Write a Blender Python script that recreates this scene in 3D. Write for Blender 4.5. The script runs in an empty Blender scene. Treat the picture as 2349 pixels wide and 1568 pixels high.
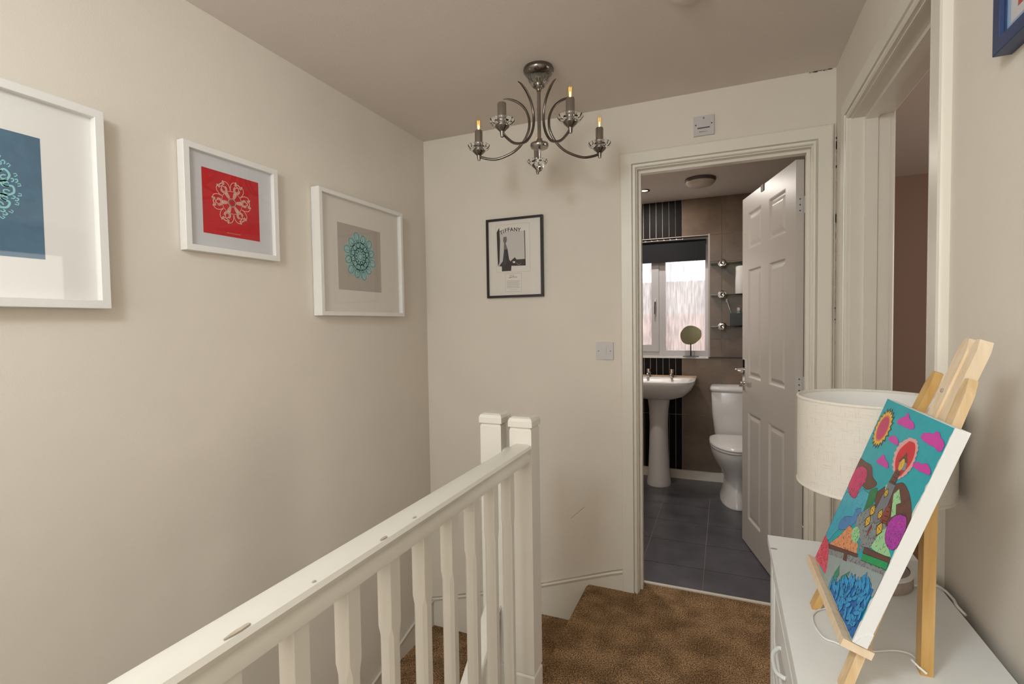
import bpy, bmesh, math, random
from mathutils import Vector, Matrix
random.seed(7)
S = bpy.context.scene
COL = S.collection
PI = math.pi
R_ = math.radians

# ------------------------------------------------------------------ camera
W, H, FPX = 2349.0, 1568.0, 1155.09
YAW, PITCH, ROLL = R_(22.86222), R_(-2.04014), R_(-0.84258)
CAM = Vector((0, 0, 1.34))
_F = Vector((-math.sin(YAW) * math.cos(PITCH), math.cos(YAW) * math.cos(PITCH), math.sin(PITCH)))
_R0 = Vector((math.cos(YAW), math.sin(YAW), 0)); _U0 = _R0.cross(_F)
_R = math.cos(ROLL) * _R0 + math.sin(ROLL) * _U0
_U = -math.sin(ROLL) * _R0 + math.cos(ROLL) * _U0
cd = bpy.data.cameras.new('camera'); cam = bpy.data.objects.new('camera', cd); COL.objects.link(cam)
cd.sensor_fit = 'HORIZONTAL'; cd.sensor_width = 36; cd.lens = FPX * 36 / W; cd.clip_start = .01
m = Matrix((_R, _U, -_F)).transposed().to_4x4(); m.translation = CAM
cam.matrix_world = m
S.camera = cam
def ray(x, y): return _F + _R * ((x - W / 2) / FPX) - _U * ((y - H / 2) / FPX)
def px(x, y, P0, n):
    """photo pixel -> point on the plane through P0 with normal n"""
    d = ray(x, y); n = Vector(n); t = (Vector(P0) - CAM).dot(n) / d.dot(n)
    return CAM + d * t

# ------------------------------------------------------------------ light
wd = bpy.data.worlds.new('overcast_sky'); S.world = wd; wd.use_nodes = True
bg = wd.node_tree.nodes['Background']; bg.inputs['Color'].default_value = (1, .985, .97, 1); bg.inputs['Strength'].default_value = 11
def area(name, loc, rot, sx, sy, power, col=(1, 1, 1)):
    l = bpy.data.lights.new(name, 'AREA'); l.shape = 'RECTANGLE'; l.size = sx; l.size_y = sy; l.energy = power; l.color = col
    o = bpy.data.objects.new(name, l); COL.objects.link(o); o.location = loc; o.rotation_euler = rot
    return o
# added lights behind the photographer: assumed stairwell daylight and an unseen fill lamp
area('assumed_stair_daylight', (-.80, -1.93, 1.5), (R_(90), 0, 0), 1.4, 1.3, 19, (1, .94, .84))
pl = bpy.data.lights.new('landing_fill_lamp', 'POINT'); pl.energy = 38; pl.shadow_soft_size = .16; pl.color = (.84, .94, 1)
po = bpy.data.objects.new('landing_fill_lamp', pl); COL.objects.link(po); po.location = (-.62, -.45, 2.12)  # no such globe in view; added to lift the wall tops and ceiling
area('bedroom_fill_light', (3.15, 2.4, 1.5), (0, R_(90), 0), 1.2, 1.2, 24, (1, .94, .88))  # fill added inside the dark bedroom; no window is built there
VS = S.view_settings
VS.view_transform = 'Standard'; VS.look = 'None'; VS.exposure = 0.0; VS.gamma = 1.0; VS.use_curve_mapping = False

# ------------------------------------------------------------------ materials
def newmat(name):
    m = bpy.data.materials.new(name); m.use_nodes = True
    return m, m.node_tree.nodes, m.node_tree.links, m.node_tree.nodes['Principled BSDF']
def mat(name, col, rough=.5, metal=0., spec=.5, var=0., vscale=4., bump=0., bscale=120., col2=None, emit=0., emcol=None, stretch=None, detail=4):
    m, N, L, b = newmat(name)
    b.inputs['Base Color'].default_value = (*col, 1); b.inputs['Roughness'].default_value = rough
    b.inputs['Metallic'].default_value = metal; b.inputs['Specular IOR Level'].default_value = spec
    if var or bump:
        tc = N.new('ShaderNodeTexCoord'); mp = N.new('ShaderNodeMapping'); L.new(tc.outputs['Object'], mp.inputs[0])
        if stretch: mp.inputs['Scale'].default_value = stretch
    if var:
        n = N.new('ShaderNodeTexNoise'); n.inputs['Scale'].default_value = vscale; n.inputs['Detail'].default_value = detail; n.inputs['Roughness'].default_value = .6
        L.new(mp.outputs[0], n.inputs['Vector'])
        r = N.new('ShaderNodeValToRGB'); c2 = col2 or tuple(c * (1 - var) for c in col)
        r.color_ramp.elements[0].color = (*c2, 1); r.color_ramp.elements[1].color = (*col, 1)
        r.color_ramp.elements[0].position = .3; r.color_ramp.elements[1].position = .7
        L.new(n.outputs['Fac'], r.inputs[0]); L.new(r.outputs[0], b.inputs['Base Color'])
    if bump:
        n2 = N.new('ShaderNodeTexNoise'); n2.inputs['Scale'].default_value = bscale; n2.inputs['Detail'].default_value = 3
        L.new(mp.outputs[0], n2.inputs['Vector'])
        bp = N.new('ShaderNodeBump'); bp.inputs['Strength'].default_value = bump; bp.inputs['Distance'].default_value = .004
        L.new(n2.outputs['Fac'], bp.inputs['Height']); L.new(bp.outputs[0], b.inputs['Normal'])
    if emit:
        b.inputs['Emission Color'].default_value = (*(emcol or col), 1); b.inputs['Emission Strength'].default_value = emit
    return m
def glassmat(name, tint=(1, 1, 1), rough=0., ior=1.45):
    """thin clear pane: see-through with a Fresnel sheen"""
    m, N, L, b = newmat(name); N.remove(b)
    out = N['Material Output']; tr = N.new('ShaderNodeBsdfTransparent'); tr.inputs[0].default_value = (*tint, 1)
    gl = N.new('ShaderNodeBsdfGlossy'); gl.inputs['Roughness'].default_value = rough
    fr = N.new('ShaderNodeFresnel'); fr.inputs[0].default_value = ior
    ge = N.new('ShaderNodeNewGeometry'); iv_ = N.new('ShaderNodeMath'); iv_.operation = 'SUBTRACT'; iv_.inputs[0].default_value = 1; L.new(ge.outputs['Backfacing'], iv_.inputs[1])
    mu = N.new('ShaderNodeMath'); mu.operation = 'MULTIPLY'; L.new(fr.outputs[0], mu.inputs[0]); L.new(iv_.outputs[0], mu.inputs[1])
    mx = N.new('ShaderNodeMixShader'); L.new(mu.outputs[0], mx.inputs[0]); L.new(tr.outputs[0], mx.inputs[1]); L.new(gl.outputs[0], mx.inputs[2])
    L.new(mx.outputs[0], out.inputs[0])
    return m
M = {}
M['wall'] = mat('cream_wall_paint', (.80, .735, .645), .75, spec=.25, var=.05, vscale=2.2, bump=.12, bscale=260)
M['ceiling'] = mat('white_ceiling_paint', (.78, .71, .645), .85, spec=.2, var=.04, vscale=1.6, bump=.15, bscale=220)
M['gloss'] = mat('cream_gloss_paint', (.82, .775, .68), .32, spec=.5, var=.03, vscale=9)
M['rail'] = mat('ivory_satin_paint', (.80, .765, .69), .30, spec=.5, var=.02, vscale=12)
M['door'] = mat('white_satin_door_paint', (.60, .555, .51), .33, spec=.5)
M['frame'] = mat('white_frame_lacquer', (.86, .845, .81), .42, var=.03, vscale=40, stretch=(1, 1, .2))
M['mount'] = mat('white_mount_card', (.86, .84, .80), .85, spec=.2)
M['mount_grey'] = mat('cool_grey_mount_card', (.66, .66, .67), .85, spec=.2)
M['mount_cream'] = mat('cream_mount_card', (.80, .755, .69), .85, spec=.2)
M['red'] = mat('red_print_ink', (.60, .012, .018), .6, var=.15, vscale=14)
M['redline'] = mat('pale_pink_print_ink', (.86, .62, .50), .7)
M['blue'] = mat('slate_blue_print_ink', (.105, .20, .29), .65, var=.2, vscale=40)
M['mint'] = mat('mint_print_ink', (.32, .66, .66), .65)
M['taupe'] = mat('taupe_print_paper', (.50, .455, .40), .8)
M['teal_line'] = mat('teal_print_ink', (.10, .36, .36), .7)
M['teal_pale'] = mat('pale_teal_print_ink', (.42, .58, .55), .75)
M['pane'] = glassmat('picture_glass', (1, 1, 1), 0.02, 1.42)
def crystal():
    m, N, L, b = newmat('clear_cut_crystal'); b.inputs['Base Color'].default_value = (.97, .98, .97, 1); b.inputs['Transmission Weight'].default_value = 1; b.inputs['Roughness'].default_value = .02; b.inputs['IOR'].default_value = 1.5
    return m
M['clear'] = crystal()
M['bulbglass'] = glassmat('bulb_glass', (1, .97, .92), .0, 1.3)
M['shelfglass'] = glassmat('green_edge_glass', (.40, .52, .47), .02, 1.5)
M['black'] = mat('black_lacquer', (.012, .010, .010), .35)
M['chrome'] = mat('brushed_nickel', (.36, .33, .30), .22, metal=1)
M['chrome_dark'] = mat('dark_nickel', (.20, .18, .16), .22, metal=1)
M['steel'] = mat('polished_chrome', (.80, .80, .80), .10, metal=1)
M['tube'] = mat('satin_grey_metal', (.40, .37, .35), .25, metal=1)
M['filament'] = mat('warm_filament', (1, .6, .2), .5, emit=.75, emcol=(1, .50, .10))
M['glow'] = mat('filament_hot_spot', (1, .85, .5), .5, emit=2.2, emcol=(1, .80, .45))
M['bathceil'] = mat('bathroom_ceiling_paint', (.84, .77, .69), .8, spec=.2)
M['opal'] = mat('opal_diffuser', (.62, .55, .44), .4)
M['dresser'] = mat('pale_grey_chalk_paint', (.84, .85, .84), .5, var=.06, vscale=7, bump=.08, bscale=90)
M['pine'] = mat('pale_pine', (.78, .60, .38), .5, col2=(.62, .41, .19), var=.3, vscale=9, stretch=(9, 9, .8), bump=.05)
M['pine_pale'] = mat('light_pine', (.84, .70, .52), .5, col2=(.74, .56, .36), var=.3, vscale=9, stretch=(9, 9, .8))
M['pine_dark'] = mat('golden_pine', (.66, .42, .16), .5, col2=(.54, .31, .09), var=.3, vscale=9, stretch=(9, 9, .8))
M['linenw'] = mat('white_shade_lining', (.86, .84, .80), .8)
M['ceramic'] = mat('white_glazed_ceramic', (.80, .78, .76), .2, spec=.5)
M['cord'] = mat('white_cord_plastic', (.80, .79, .76), .45)
M['drift'] = mat('weathered_wood', (.50, .41, .34), .7, var=.4, vscale=30, bump=.3, bscale=60)
M['bare'] = mat('bare_worn_wood', (.56, .47, .37), .7, var=.2, vscale=60)
M['platew'] = mat('white_switch_plastic', (.60, .575, .565), .35)
M['grey_dark'] = mat('dark_grey_screw', (.10, .085, .075), .5)
M['upvc'] = mat('grey_white_upvc', (.60, .585, .60), .35)
M['blind'] = mat('black_blind_fabric', (.008, .008, .011), .8)
M['grout'] = mat('pale_grey_grout', (.52, .46, .41), .9)
M['grout_dark'] = mat('beige_floor_grout', (.24, .205, .18), .9)
M['tile'] = mat('brown_stone_tile', (.215, .150, .105), .35, var=.35, vscale=6, bump=.05, bscale=40)
M['blacktile'] = mat('black_strip_tile', (.010, .008, .008), .5, spec=.12)
M['slate'] = mat('slate_floor_tile', (.115, .112, .128), .30, var=.4, vscale=7, bump=.12, bscale=25)
M['brownwall'] = mat('taupe_bedroom_paint', (.38, .265, .205), .8, spec=.2)
M['navy'] = mat('navy_frame_lacquer', (.025, .05, .14), .35)
M['paleblue'] = mat('pale_blue_mount', (.36, .52, .74), .7)
M['white'] = mat('plain_white', (.80, .80, .80), .5)
M['canvas'] = mat('white_primed_canvas', (.78, .78, .77), .8, bump=.12, bscale=500)
M['brick_far'] = mat('red_brick_far_house', (.42, .20, .15), .9, var=.4, vscale=3)
M['skirtdark'] = mat('dark_ledge_trim', (.05, .04, .03), .5)
# carpet
def carpet():
    m, N, L, b = newmat('brown_twist_carpet'); b.inputs['Roughness'].default_value = .95; b.inputs['Specular IOR Level'].default_value = .1
    tc = N.new('ShaderNodeTexCoord')
    def noise(s, d): n = N.new('ShaderNodeTexNoise'); n.inputs['Scale'].default_value = s; n.inputs['Detail'].default_value = d; L.new(tc.outputs['Object'], n.inputs['Vector']); return n
    a = noise(190, 5); c = noise(9, 4); d = noise(90, 3)
    r = N.new('ShaderNodeValToRGB'); e = r.color_ramp.elements
    e[0].position = .36; e[0].color = (.12, .066, .032, 1); e[1].position = .64; e[1].color = (.68, .45, .255, 1)
    mid = e.new(.5); mid.color = (.36, .22, .112, 1)
    L.new(a.outputs['Fac'], r.inputs[0])
    r2 = N.new('ShaderNodeValToRGB'); r2.color_ramp.elements[0].position = .38; r2.color_ramp.elements[1].position = .62
    r2.color_ramp.elements[0].color = (.62, .60, .58, 1); r2.color_ramp.elements[1].color = (1, 1, 1, 1)
    L.new(c.outputs['Fac'], r2.inputs[0])
    mx = N.new('ShaderNodeMixRGB'); mx.blend_type = 'MULTIPLY'; mx.inputs[0].default_value = 1
    L.new(r.outputs[0], mx.inputs[1]); L.new(r2.outputs[0], mx.inputs[2]); L.new(mx.outputs[0], b.inputs['Base Color'])
    ad = N.new('ShaderNodeMath'); ad.operation = 'ADD'; L.new(a.outputs['Fac'], ad.inputs[0]); L.new(d.outputs['Fac'], ad.inputs[1])
    bp = N.new('ShaderNodeBump'); bp.inputs['Strength'].default_value = .9; bp.inputs['Distance'].default_value = .006
    L.new(ad.outputs[0], bp.inputs['Height']); L.new(bp.outputs[0], b.inputs['Normal'])
    return m
M['carpet'] = carpet()
def linen():
    m, N, L, b = newmat('oatmeal_linen'); b.inputs['Roughness'].default_value = .9; b.inputs['Specular IOR Level'].default_value = .15
    tc = N.new('ShaderNodeTexCoord'); cols = []
    for sc in ((45, 45, 900), (900, 900, 45)):
        mp = N.new('ShaderNodeMapping'); mp.inputs['Scale'].default_value = sc; L.new(tc.outputs['Object'], mp.inputs[0])
        n = N.new('ShaderNodeTexNoise'); n.inputs['Scale'].default_value = 1; n.inputs['Detail'].default_value = 3; L.new(mp.outputs[0], n.inputs['Vector']); cols.append(n)
    mn = N.new('ShaderNodeMath'); mn.operation = 'MINIMUM'; L.new(cols[0].outputs['Fac'], mn.inputs[0]); L.new(cols[1].outputs['Fac'], mn.inputs[1])
    r = N.new('ShaderNodeValToRGB'); r.color_ramp.elements[0].position = .22; r.color_ramp.elements[0].color = (.55, .48, .40, 1)
    r.color_ramp.elements[1].position = .42; r.color_ramp.elements[1].color = (.74, .69, .615, 1); L.new(mn.outputs[0], r.inputs[0]); L.new(r.outputs[0], b.inputs['Base Color'])
    bp = N.new('ShaderNodeBump'); bp.inputs['Strength'].default_value = .3; bp.inputs['Distance'].default_value = .002; L.new(mn.outputs[0], bp.inputs['Height']); L.new(bp.outputs[0], b.inputs['Normal'])
    return m
M['linen'] = linen()
def frosted():
    """bathroom pane: obscured glass, part clear and part scattering, with running condensation streaks"""
    m, N, L, b = newmat('obscured_wet_glass'); N.remove(b); out = N['Material Output']
    tc = N.new('ShaderNodeTexCoord'); mp = N.new('ShaderNodeMapping'); mp.inputs['Scale'].default_value = (95, 95, 9); L.new(tc.outputs['Object'], mp.inputs[0])
    n = N.new('ShaderNodeTexNoise'); n.inputs['Scale'].default_value = 1; n.inputs['Detail'].default_value = 4; n.inputs['Roughness'].default_value = .6; L.new(mp.outputs[0], n.inputs['Vector'])
    r = N.new('ShaderNodeValToRGB'); r.color_ramp.elements[0].position = .38; r.color_ramp.elements[0].color = (.27, .275, .29, 1)
    r.color_ramp.elements[1].position = .62; r.color_ramp.elements[1].color = (.52, .515, .51, 1); L.new(n.outputs['Fac'], r.inputs[0])
    tr = N.new('ShaderNodeBsdfTransparent'); L.new(r.outputs[0], tr.inputs[0])
    tl = N.new('ShaderNodeBsdfTranslucent'); tl.inputs[0].default_value = (.42, .415, .41, 1)
    gl = N.new('ShaderNodeBsdfGlossy'); gl.inputs['Roughness'].default_value = .2
    m1 = N.new('ShaderNodeMixShader'); m1.inputs[0].default_value = .35; L.new(tr.outputs[0], m1.inputs[1]); L.new(tl.outputs[0], m1.inputs[2])
    m2 = N.new('ShaderNodeMixShader'); m2.inputs[0].default_value = .05; L.new(m1.outputs[0], m2.inputs[1]); L.new(gl.outputs[0], m2.inputs[2])
    L.new(m2.outputs[0], out.inputs[0])
    return m
M['frosted'] = frosted()

# ------------------------------------------------------------------ mesh helpers
def bx(bm, x0, x1, y0, y1, z0, z1):
    v = [bm.verts.new(p) for p in ((x0, y0, z0), (x1, y0, z0), (x1, y1, z0), (x0, y1, z0), (x0, y0, z1), (x1, y0, z1), (x1, y1, z1), (x0, y1, z1))]
    for f in ((3, 2, 1, 0), (4, 5, 6, 7), (0, 1, 5, 4), (1, 2, 6, 5), (2, 3, 7, 6), (3, 0, 4, 7)): bm.faces.new([v[i] for i in f])
    return v
def prism(bm, pts, d):
    """closed polygon pts (Vectors) extruded by vector d"""
    a = [bm.verts.new(p) for p in pts]; b = [bm.verts.new(Vector(p) + Vector(d)) for p in pts]; n = len(pts)
    bm.faces.new(a[::-1]); bm.faces.new(b)
    for i in range(n): bm.faces.new((a[i], a[(i + 1) % n], b[(i + 1) % n], b[i]))
def lathe(bm, prof, c=(0, 0, 0), seg=32, sx=1, sy=1, rot=None):
    rings = []
    for r, z in prof:
        if r < 1e-6: rings.append([bm.verts.new(_tr((0, 0, z), c, rot))])
        else: rings.append([bm.verts.new(_tr((r * sx * math.cos(2 * PI * i / seg), r * sy * math.sin(2 * PI * i / seg), z), c, rot)) for i in range(seg)])
    for a, b in zip(rings, rings[1:]):
        if len(a) == 1 and len(b) == 1: continue
        for i in range(seg):
            j = (i + 1) % seg
            if len(a) == 1: bm.faces.new((a[0], b[j], b[i]))
            elif len(b) == 1: bm.faces.new((a[i], a[j], b[0]))
            else: bm.faces.new((a[i], a[j], b[j], b[i]))
def _tr(p, c, rot):
    p = Vector(p)
    if rot is not None: p = rot @ p
    return p + Vector(c)
def tube(bm, pts, r, seg=10, r_end=None, cap=True):
    pts = [Vector(p) for p in pts]; n = len(pts); prev = None; rings = []
    for i, p in enumerate(pts):
        t = (pts[min(i + 1, n - 1)] - pts[max(i - 1, 0)]).normalized()
        if prev is None:
            a = Vector((0, 0, 1)) if abs(t.z) < .9 else Vector((1, 0, 0)); u = t.cross(a).normalized()
        else: u = (prev - t * prev.dot(t)).normalized()
        prev = u; w = t.cross(u)
        rr = r if not callable(r) else r(i / (n - 1))
        rings.append([bm.verts.new(p + u * rr * math.cos(2 * PI * k / seg) + w * rr * math.sin(2 * PI * k / seg)) for k in range(seg)])
    for a, b in zip(rings, rings[1:]):
        for k in range(seg): bm.faces.new((a[k], a[(k + 1) % seg], b[(k + 1) % seg], b[k]))
    if cap: bm.faces.new(rings[0][::-1]); bm.faces.new(rings[-1])
def loft(bm, rings, cap=True):
    R = [[bm.verts.new(p) for p in r] for r in rings]; n = len(R[0])
    for a, b in zip(R, R[1:]):
        for k in range(n): bm.faces.new((a[k], a[(k + 1) % n], b[(k + 1) % n], b[k]))
    if cap: bm.faces.new(R[0][::-1]); bm.faces.new(R[-1])
def spline(pts, n=8):
    """Catmull-Rom through pts"""
    P = [Vector(p) for p in pts]; P = [P[0] * 2 - P[1]] + P + [P[-1] * 2 - P[-2]]; out = []
    for i in range(1, len(P) - 2):
        a, b, c, d = P[i - 1:i + 3]
        for k in range(n):
            t = k / n
            out.append(.5 * ((2 * b) + (c - a) * t + (2 * a - 5 * b + 4 * c - d) * t * t + (3 * b - a - 3 * c + d) * t ** 3))
    out.append(P[-2]); return out
def obj(name, bm, m, parent=None, smooth=None, bevel=0., inv=None):
    """one bmesh -> one linked mesh object"""
    if bevel:
        es = [e for e in bm.edges if len(e.link_faces) == 2 and e.calc_face_angle(0) > .5]
        bmesh.ops.bevel(bm, geom=es, offset=bevel, segments=2, affect='EDGES', profile=.6)
    bmesh.ops.recalc_face_normals(bm, faces=bm.faces)
    me = bpy.data.meshes.new(name); bm.to_mesh(me); bm.free()
    for k in (m if isinstance(m, (list, tuple)) else [m]): me.materials.append(M[k] if isinstance(k, str) else k)
    o = bpy.data.objects.new(name, me); COL.objects.link(o)
    if parent: o.parent = parent
    if smooth:
        for p in me.polygons: p.use_smooth = True
        me.set_sharp_from_angle(angle=R_(smooth))
    if inv: o.matrix_parent_inverse = inv
    return o
def thing(name, label, cat, loc=(0, 0, 0), rotz=0, group=None):
    o = bpy.data.objects.new(name, None); COL.objects.link(o); o.location = loc; o.rotation_euler = (0, 0, rotz); o.empty_display_size = .05
    o['label'] = label; o['category'] = cat
    if group: o['group'] = group
    return o
def tag(o, label, cat, group=None):
    o['label'] = label; o['category'] = cat
    if group: o['group'] = group
    return o
def struct(o, label=None):
    o['kind'] = 'structure'
    if label: o['label'] = label
    return o
def sthing(name, label=None):
    o = bpy.data.objects.new(name, None); COL.objects.link(o); o.empty_display_size = .05
    return struct(o, label)
def B(): return bmesh.new()
def box(name, m, parent, *d, bevel=0.):
    b = B(); bx(b, *d); return obj(name, b, m, parent, bevel=bevel)
def copytree(o, parent=None):
    c = o.copy(); COL.objects.link(c); c.parent = parent
    for ch in list(o.children): copytree(ch, c)
    return c

# ------------------------------------------------------------------ room shell
XL, XR, YB, ZC = -1.586, .431, 2.50, 2.388
YR = -1.90          # rear wall of the landing, behind the camera
LO = -2.60          # lower hall floor
XE = -.648          # landing edge
# landing floor with rounded carpet nosing
b = B()
prism(b, [Vector(p) for p in ((XE + .02, YR, 0), (XR, YR, 0), (XR, YB, 0), (XE + .02, YB, 0))], (0, 0, -.22))
nose = [(XE + .02, 0), (XE + .006, -.003), (XE - .004, -.012), (XE - .006, -.024), (XE, -.034), (XE + .02, -.04)]
prism(b, [Vector((x, YR, z)) for x, z in nose], (0, YB - YR, 0))
bx(b, .33, .56, 1.40, 2.225, -.22, 0); bx(b, -.39, .345, YB - .01, YB + .10, -.22, -.0002)
struct(obj('floor', b, 'carpet', smooth=40), 'brown twist carpet on the landing')
box('floor_lower', 'carpet', None, XL, XE, YR, YB, LO - .1, LO)['kind'] = 'structure'
box('ceiling', 'ceiling', None, XL - .1, XR + .12, YR - .1, YB + .1, ZC, ZC + .1)['kind'] = 'structure'
box('wall_left', 'wall', None, XL - .1, XL, YR - .1, YB + .1, LO, ZC)['kind'] = 'structure'
# back wall with the bathroom doorway
DX0, DX1, DZ = -.405, .352, 2.095
b = B(); bx(b, XL, DX0, YB, YB + .12, LO, ZC); bx(b, DX0, DX1, YB, YB + .12, DZ, ZC); bx(b, DX1, XR + .12, YB, YB + .12, -.2, ZC)
struct(obj('wall_back', b, 'wall'))
# right wall with the bedroom doorway
RY0, RY1 = 1.383, 2.238
b = B(); bx(b, XR, XR + .12, YR, RY0, -.2, ZC); bx(b, XR, XR + .12, RY0, RY1, DZ, ZC); bx(b, XR, XR + .12, RY1, YB, -.2, ZC)
struct(obj('wall_right', b, 'wall'))
# rear wall with an assumed window, unseen, placed for the light it lets in
b = B(); bx(b, XL - .1, -1.55, YR - .1, YR, LO, ZC); bx(b, -1.55, -.05, YR - .1, YR, LO, .85); bx(b, -1.55, -.05, YR - .1, YR, 2.15, ZC); bx(b, -.05, XR + .12, YR - .1, YR, LO, ZC)
struct(obj('wall_rear', b, 'wall'))
w2 = sthing('window_2_assumed'); b = B()
for d in ((-1.55, -1.5, .85, 2.15), (-.1, -.05, .85, 2.15), (-1.5, -.1, .85, .9), (-1.5, -.1, 2.1, 2.15), (-.825, -.775, .9, 2.1)): bx(b, d[0], d[1], YR - .07, YR - .01, d[2], d[3])
obj('window_frame', b, 'upvc', w2)
for x0, x1 in ((-1.5, -.825), (-.775, -.1)): box('pane', 'frosted', w2, x0, x1, YR - .045, YR - .040, .9, 2.1)
# wall under the landing edge
box('wall_stairwell', 'gloss', None, XE + .02, XE + .06, YR, YB, LO, -.221)['kind'] = 'structure'

# small painted-over cracks in the ceiling corners and a scratch on the back wall
b = B()
for k in range(14):
    y = YB - .0012; x = XR - .01 - random.random() * .10; l = .006 + random.random() * .012
    bx(b, x - l, x, y, y + .001, ZC - .003 - .004 * random.random(), ZC - .001)
for k in range(24):
    z = 2.13 - random.random() * .9; l = .01 + random.random() * .03
    bx(b, XR - .0035, XR - .0005, YB - .024, YB - .021, z - l, z)
struct(obj('wall_crack', b, 'drift'), 'dark hairline cracks along the corner above the bathroom door')
q0 = px(1310, 1188, (0, YB, 0), (0, 1, 0)); q1 = px(1341, 1162, (0, YB, 0), (0, 1, 0))
b = B(); tube(b, [q0, q1], .0012, 6); struct(obj('wall_scratch', b, 'drift'), 'thin diagonal scratch on the back wall')

# ------------------------------------------------------------------ door casings
def casing(name, prof, A, Bp, zt, axis, at, parent, sgn):
    """mitred architrave: profile points (w outward from opening, d proud of the wall)"""
    bm = B(); rings = []
    for (s, z, mx, mz) in ((A, 0, -1, 0), (A, zt, -1, 1), (Bp, zt, 1, 1), (Bp, 0, 1, 0)):
        ring = []
        for w, d in prof:
            u = s + mx * w; zz = z + mz * w
            ring.append(Vector((u, at + sgn * d, zz)) if axis == 'x' else Vector((at + sgn * d, u, zz)))
        rings.append(ring)
    loft(bm, rings); return obj(name, bm, 'gloss', parent, smooth=25)
ARCH = [(0, 0), (0, .011), (.004, .016), (.011, .017), (.0125, .006), (.0165, .006), (.0195, .019), (.068, .020), (.074, .017), (.076, .011), (.076, 0)]
t1 = sthing('trim_1', 'cream door frame around the bathroom doorway')
casing('architrave', ARCH, -.392, .346, 2.08, 'x', YB, t1, -1)
b = B(); bx(b, DX0, -.388, YB, YB + .12, 0, DZ); bx(b, .342, DX1, YB, YB + .12, 0, DZ); bx(b, -.388, .342, YB, YB + .12, 2.076, DZ)
obj('door_lining', b, 'gloss', t1)
b = B(); bx(b, -.388, -.375, YB + .035, YB + .075, 0, 2.076); bx(b, .329, .342, YB + .035, YB + .075, 0, 2.076); bx(b, -.375, .329, YB + .035, YB + .075, 2.063, 2.076)
obj('door_stop', b, 'gloss', t1, bevel=.002)
box('threshold_strip', 'gloss', t1, -.388, .342, YB + .100, YB + .117, -.01, .006, bevel=.002)
t2 = sthing('trim_2', 'cream door frame around the bedroom doorway')
casing('architrave', ARCH, 1.397, 2.224, 2.08, 'y', XR, t2, -1)
b = B(); bx(b, XR, XR + .12, RY0, 1.40, 0, DZ); bx(b, XR, XR + .12, 2.221, RY1, 0, DZ); bx(b, XR, XR + .12, 1.40, 2.221, 2.076, DZ)
obj('door_lining', b, 'gloss', t2)
b = B(); bx(b, XR + .042, XR + .08, 1.40, 1.413, 0, 2.076); bx(b, XR + .042, XR + .08, 2.208, 2.221, 0, 2.076); bx(b, XR + .042, XR + .08, 1.413, 2.208, 2.063, 2.076)
obj('door_stop', b, 'gloss', t2, bevel=.002)
# bedroom side architrave
casing('architrave', ARCH, 1.397, 2.224, 2.08, 'y', XR + .12, t2, 1)

# bedroom beyond the right doorway
b = B(); bx(b, .551, 3.2, 4.58, 4.68, 0, ZC); bx(b, 3.2, 3.3, .7, 4.68, 0, ZC); bx(b, .551, 3.2, .6, .7, 0, ZC); bx(b, .551, .60, YB + .12, 4.58, 0, ZC)
struct(obj('wall_bedroom', b, 'brownwall'))
box('floor_bedroom', 'carpet', None, .56, 3.2, .7, 4.58, -.1, 0)['kind'] = 'structure'
box('ceiling_bedroom', 'ceiling', None, .551, 3.2, .7, 4.58, ZC, ZC + .08)['kind'] = 'structure'

# ------------------------------------------------------------------ stairs
st = sthing('staircase', 'carpeted winder stairs going down beside the landing')
NW = Vector((-.73, 1.573, 0))
def tread(name, poly, z):
    bm = B(); prism(bm, [Vector((x, y, z)) for x, y in poly], (0, 0, -.24)); return obj(name, bm, 'carpet', st, bevel=.012)
e1 = (-1.25, YB); e2 = (XL, 2.06)
tread('tread', [(XE + .02, 1.60), (XE + .02, YB), e1, (-.70, 1.60)], -.21)
tread('tread', [(-.70, 1.60), e1, (XL, YB), e2, (-.72, 1.58)], -.42)
tread('tread', [(-.72, 1.58), e2, (XL, 1.55), (-.72, 1.55)], -.63)
for k in range(7):
    y1 = 1.55 - k * .24
    tread('tread', [(-.72, y1), (XL, y1), (XL, y1 - .25), (-.72, y1 - .25)], -.84 - k * .2)
# wall strings
b = B()
top = [(-.466, .105), (-.53, .085), (-.896, -.046), (-1.349, -.193), (XL, -.262)]
prism(b, [Vector((x, YB, z)) for x, z in top] + [Vector((XL, YB, -.9)), Vector((XE, YB, -.9)), Vector((XE, YB, -.05)), Vector((XE + .01, YB, .0)), Vector((-.466, YB, .0))], (0, -.016, 0))
for (xa, za), (xb, zb) in zip(top, top[1:]):
    loft(b, [[Vector((x, YB, z)), Vector((x, YB - .020, z)), Vector((x, YB - .023, z - .008)), Vector((x, YB - .016, z - .022)), Vector((x, YB, z - .022))] for x, z in ((xa, za), (xb, zb))])
struct(obj('baseboard_back', b, 'gloss'), 'cream stair skirting stepping down the back wall')
b = B()
top = [(YB, -.262), (2.318, -.275), (1.90, -.392), (1.60, -.52), (0, -1.85), (-.4, -2.2)]
prism(b, [Vector((XL, y, z)) for y, z in top] + [Vector((XL, -.4, LO)), Vector((XL, YB, -1.0))], (.016, 0, 0))
for (ya, za), (yb, zb) in zip(top, top[1:]):
    loft(b, [[Vector((XL, y, z)), Vector((XL + .020, y, z)), Vector((XL + .023, y, z - .008)), Vector((XL + .016, y, z - .022)), Vector((XL, y, z - .022))] for y, z in ((ya, za), (yb, zb))])
struct(obj('baseboard_left', b, 'gloss'), 'cream stair string running down the left wall')
# skirting pieces on the right of the landing
b = B(); bx(b, .415, XR, YR, 1.32, 0, .12); struct(obj('baseboard_right', b, 'gloss'))

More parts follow.
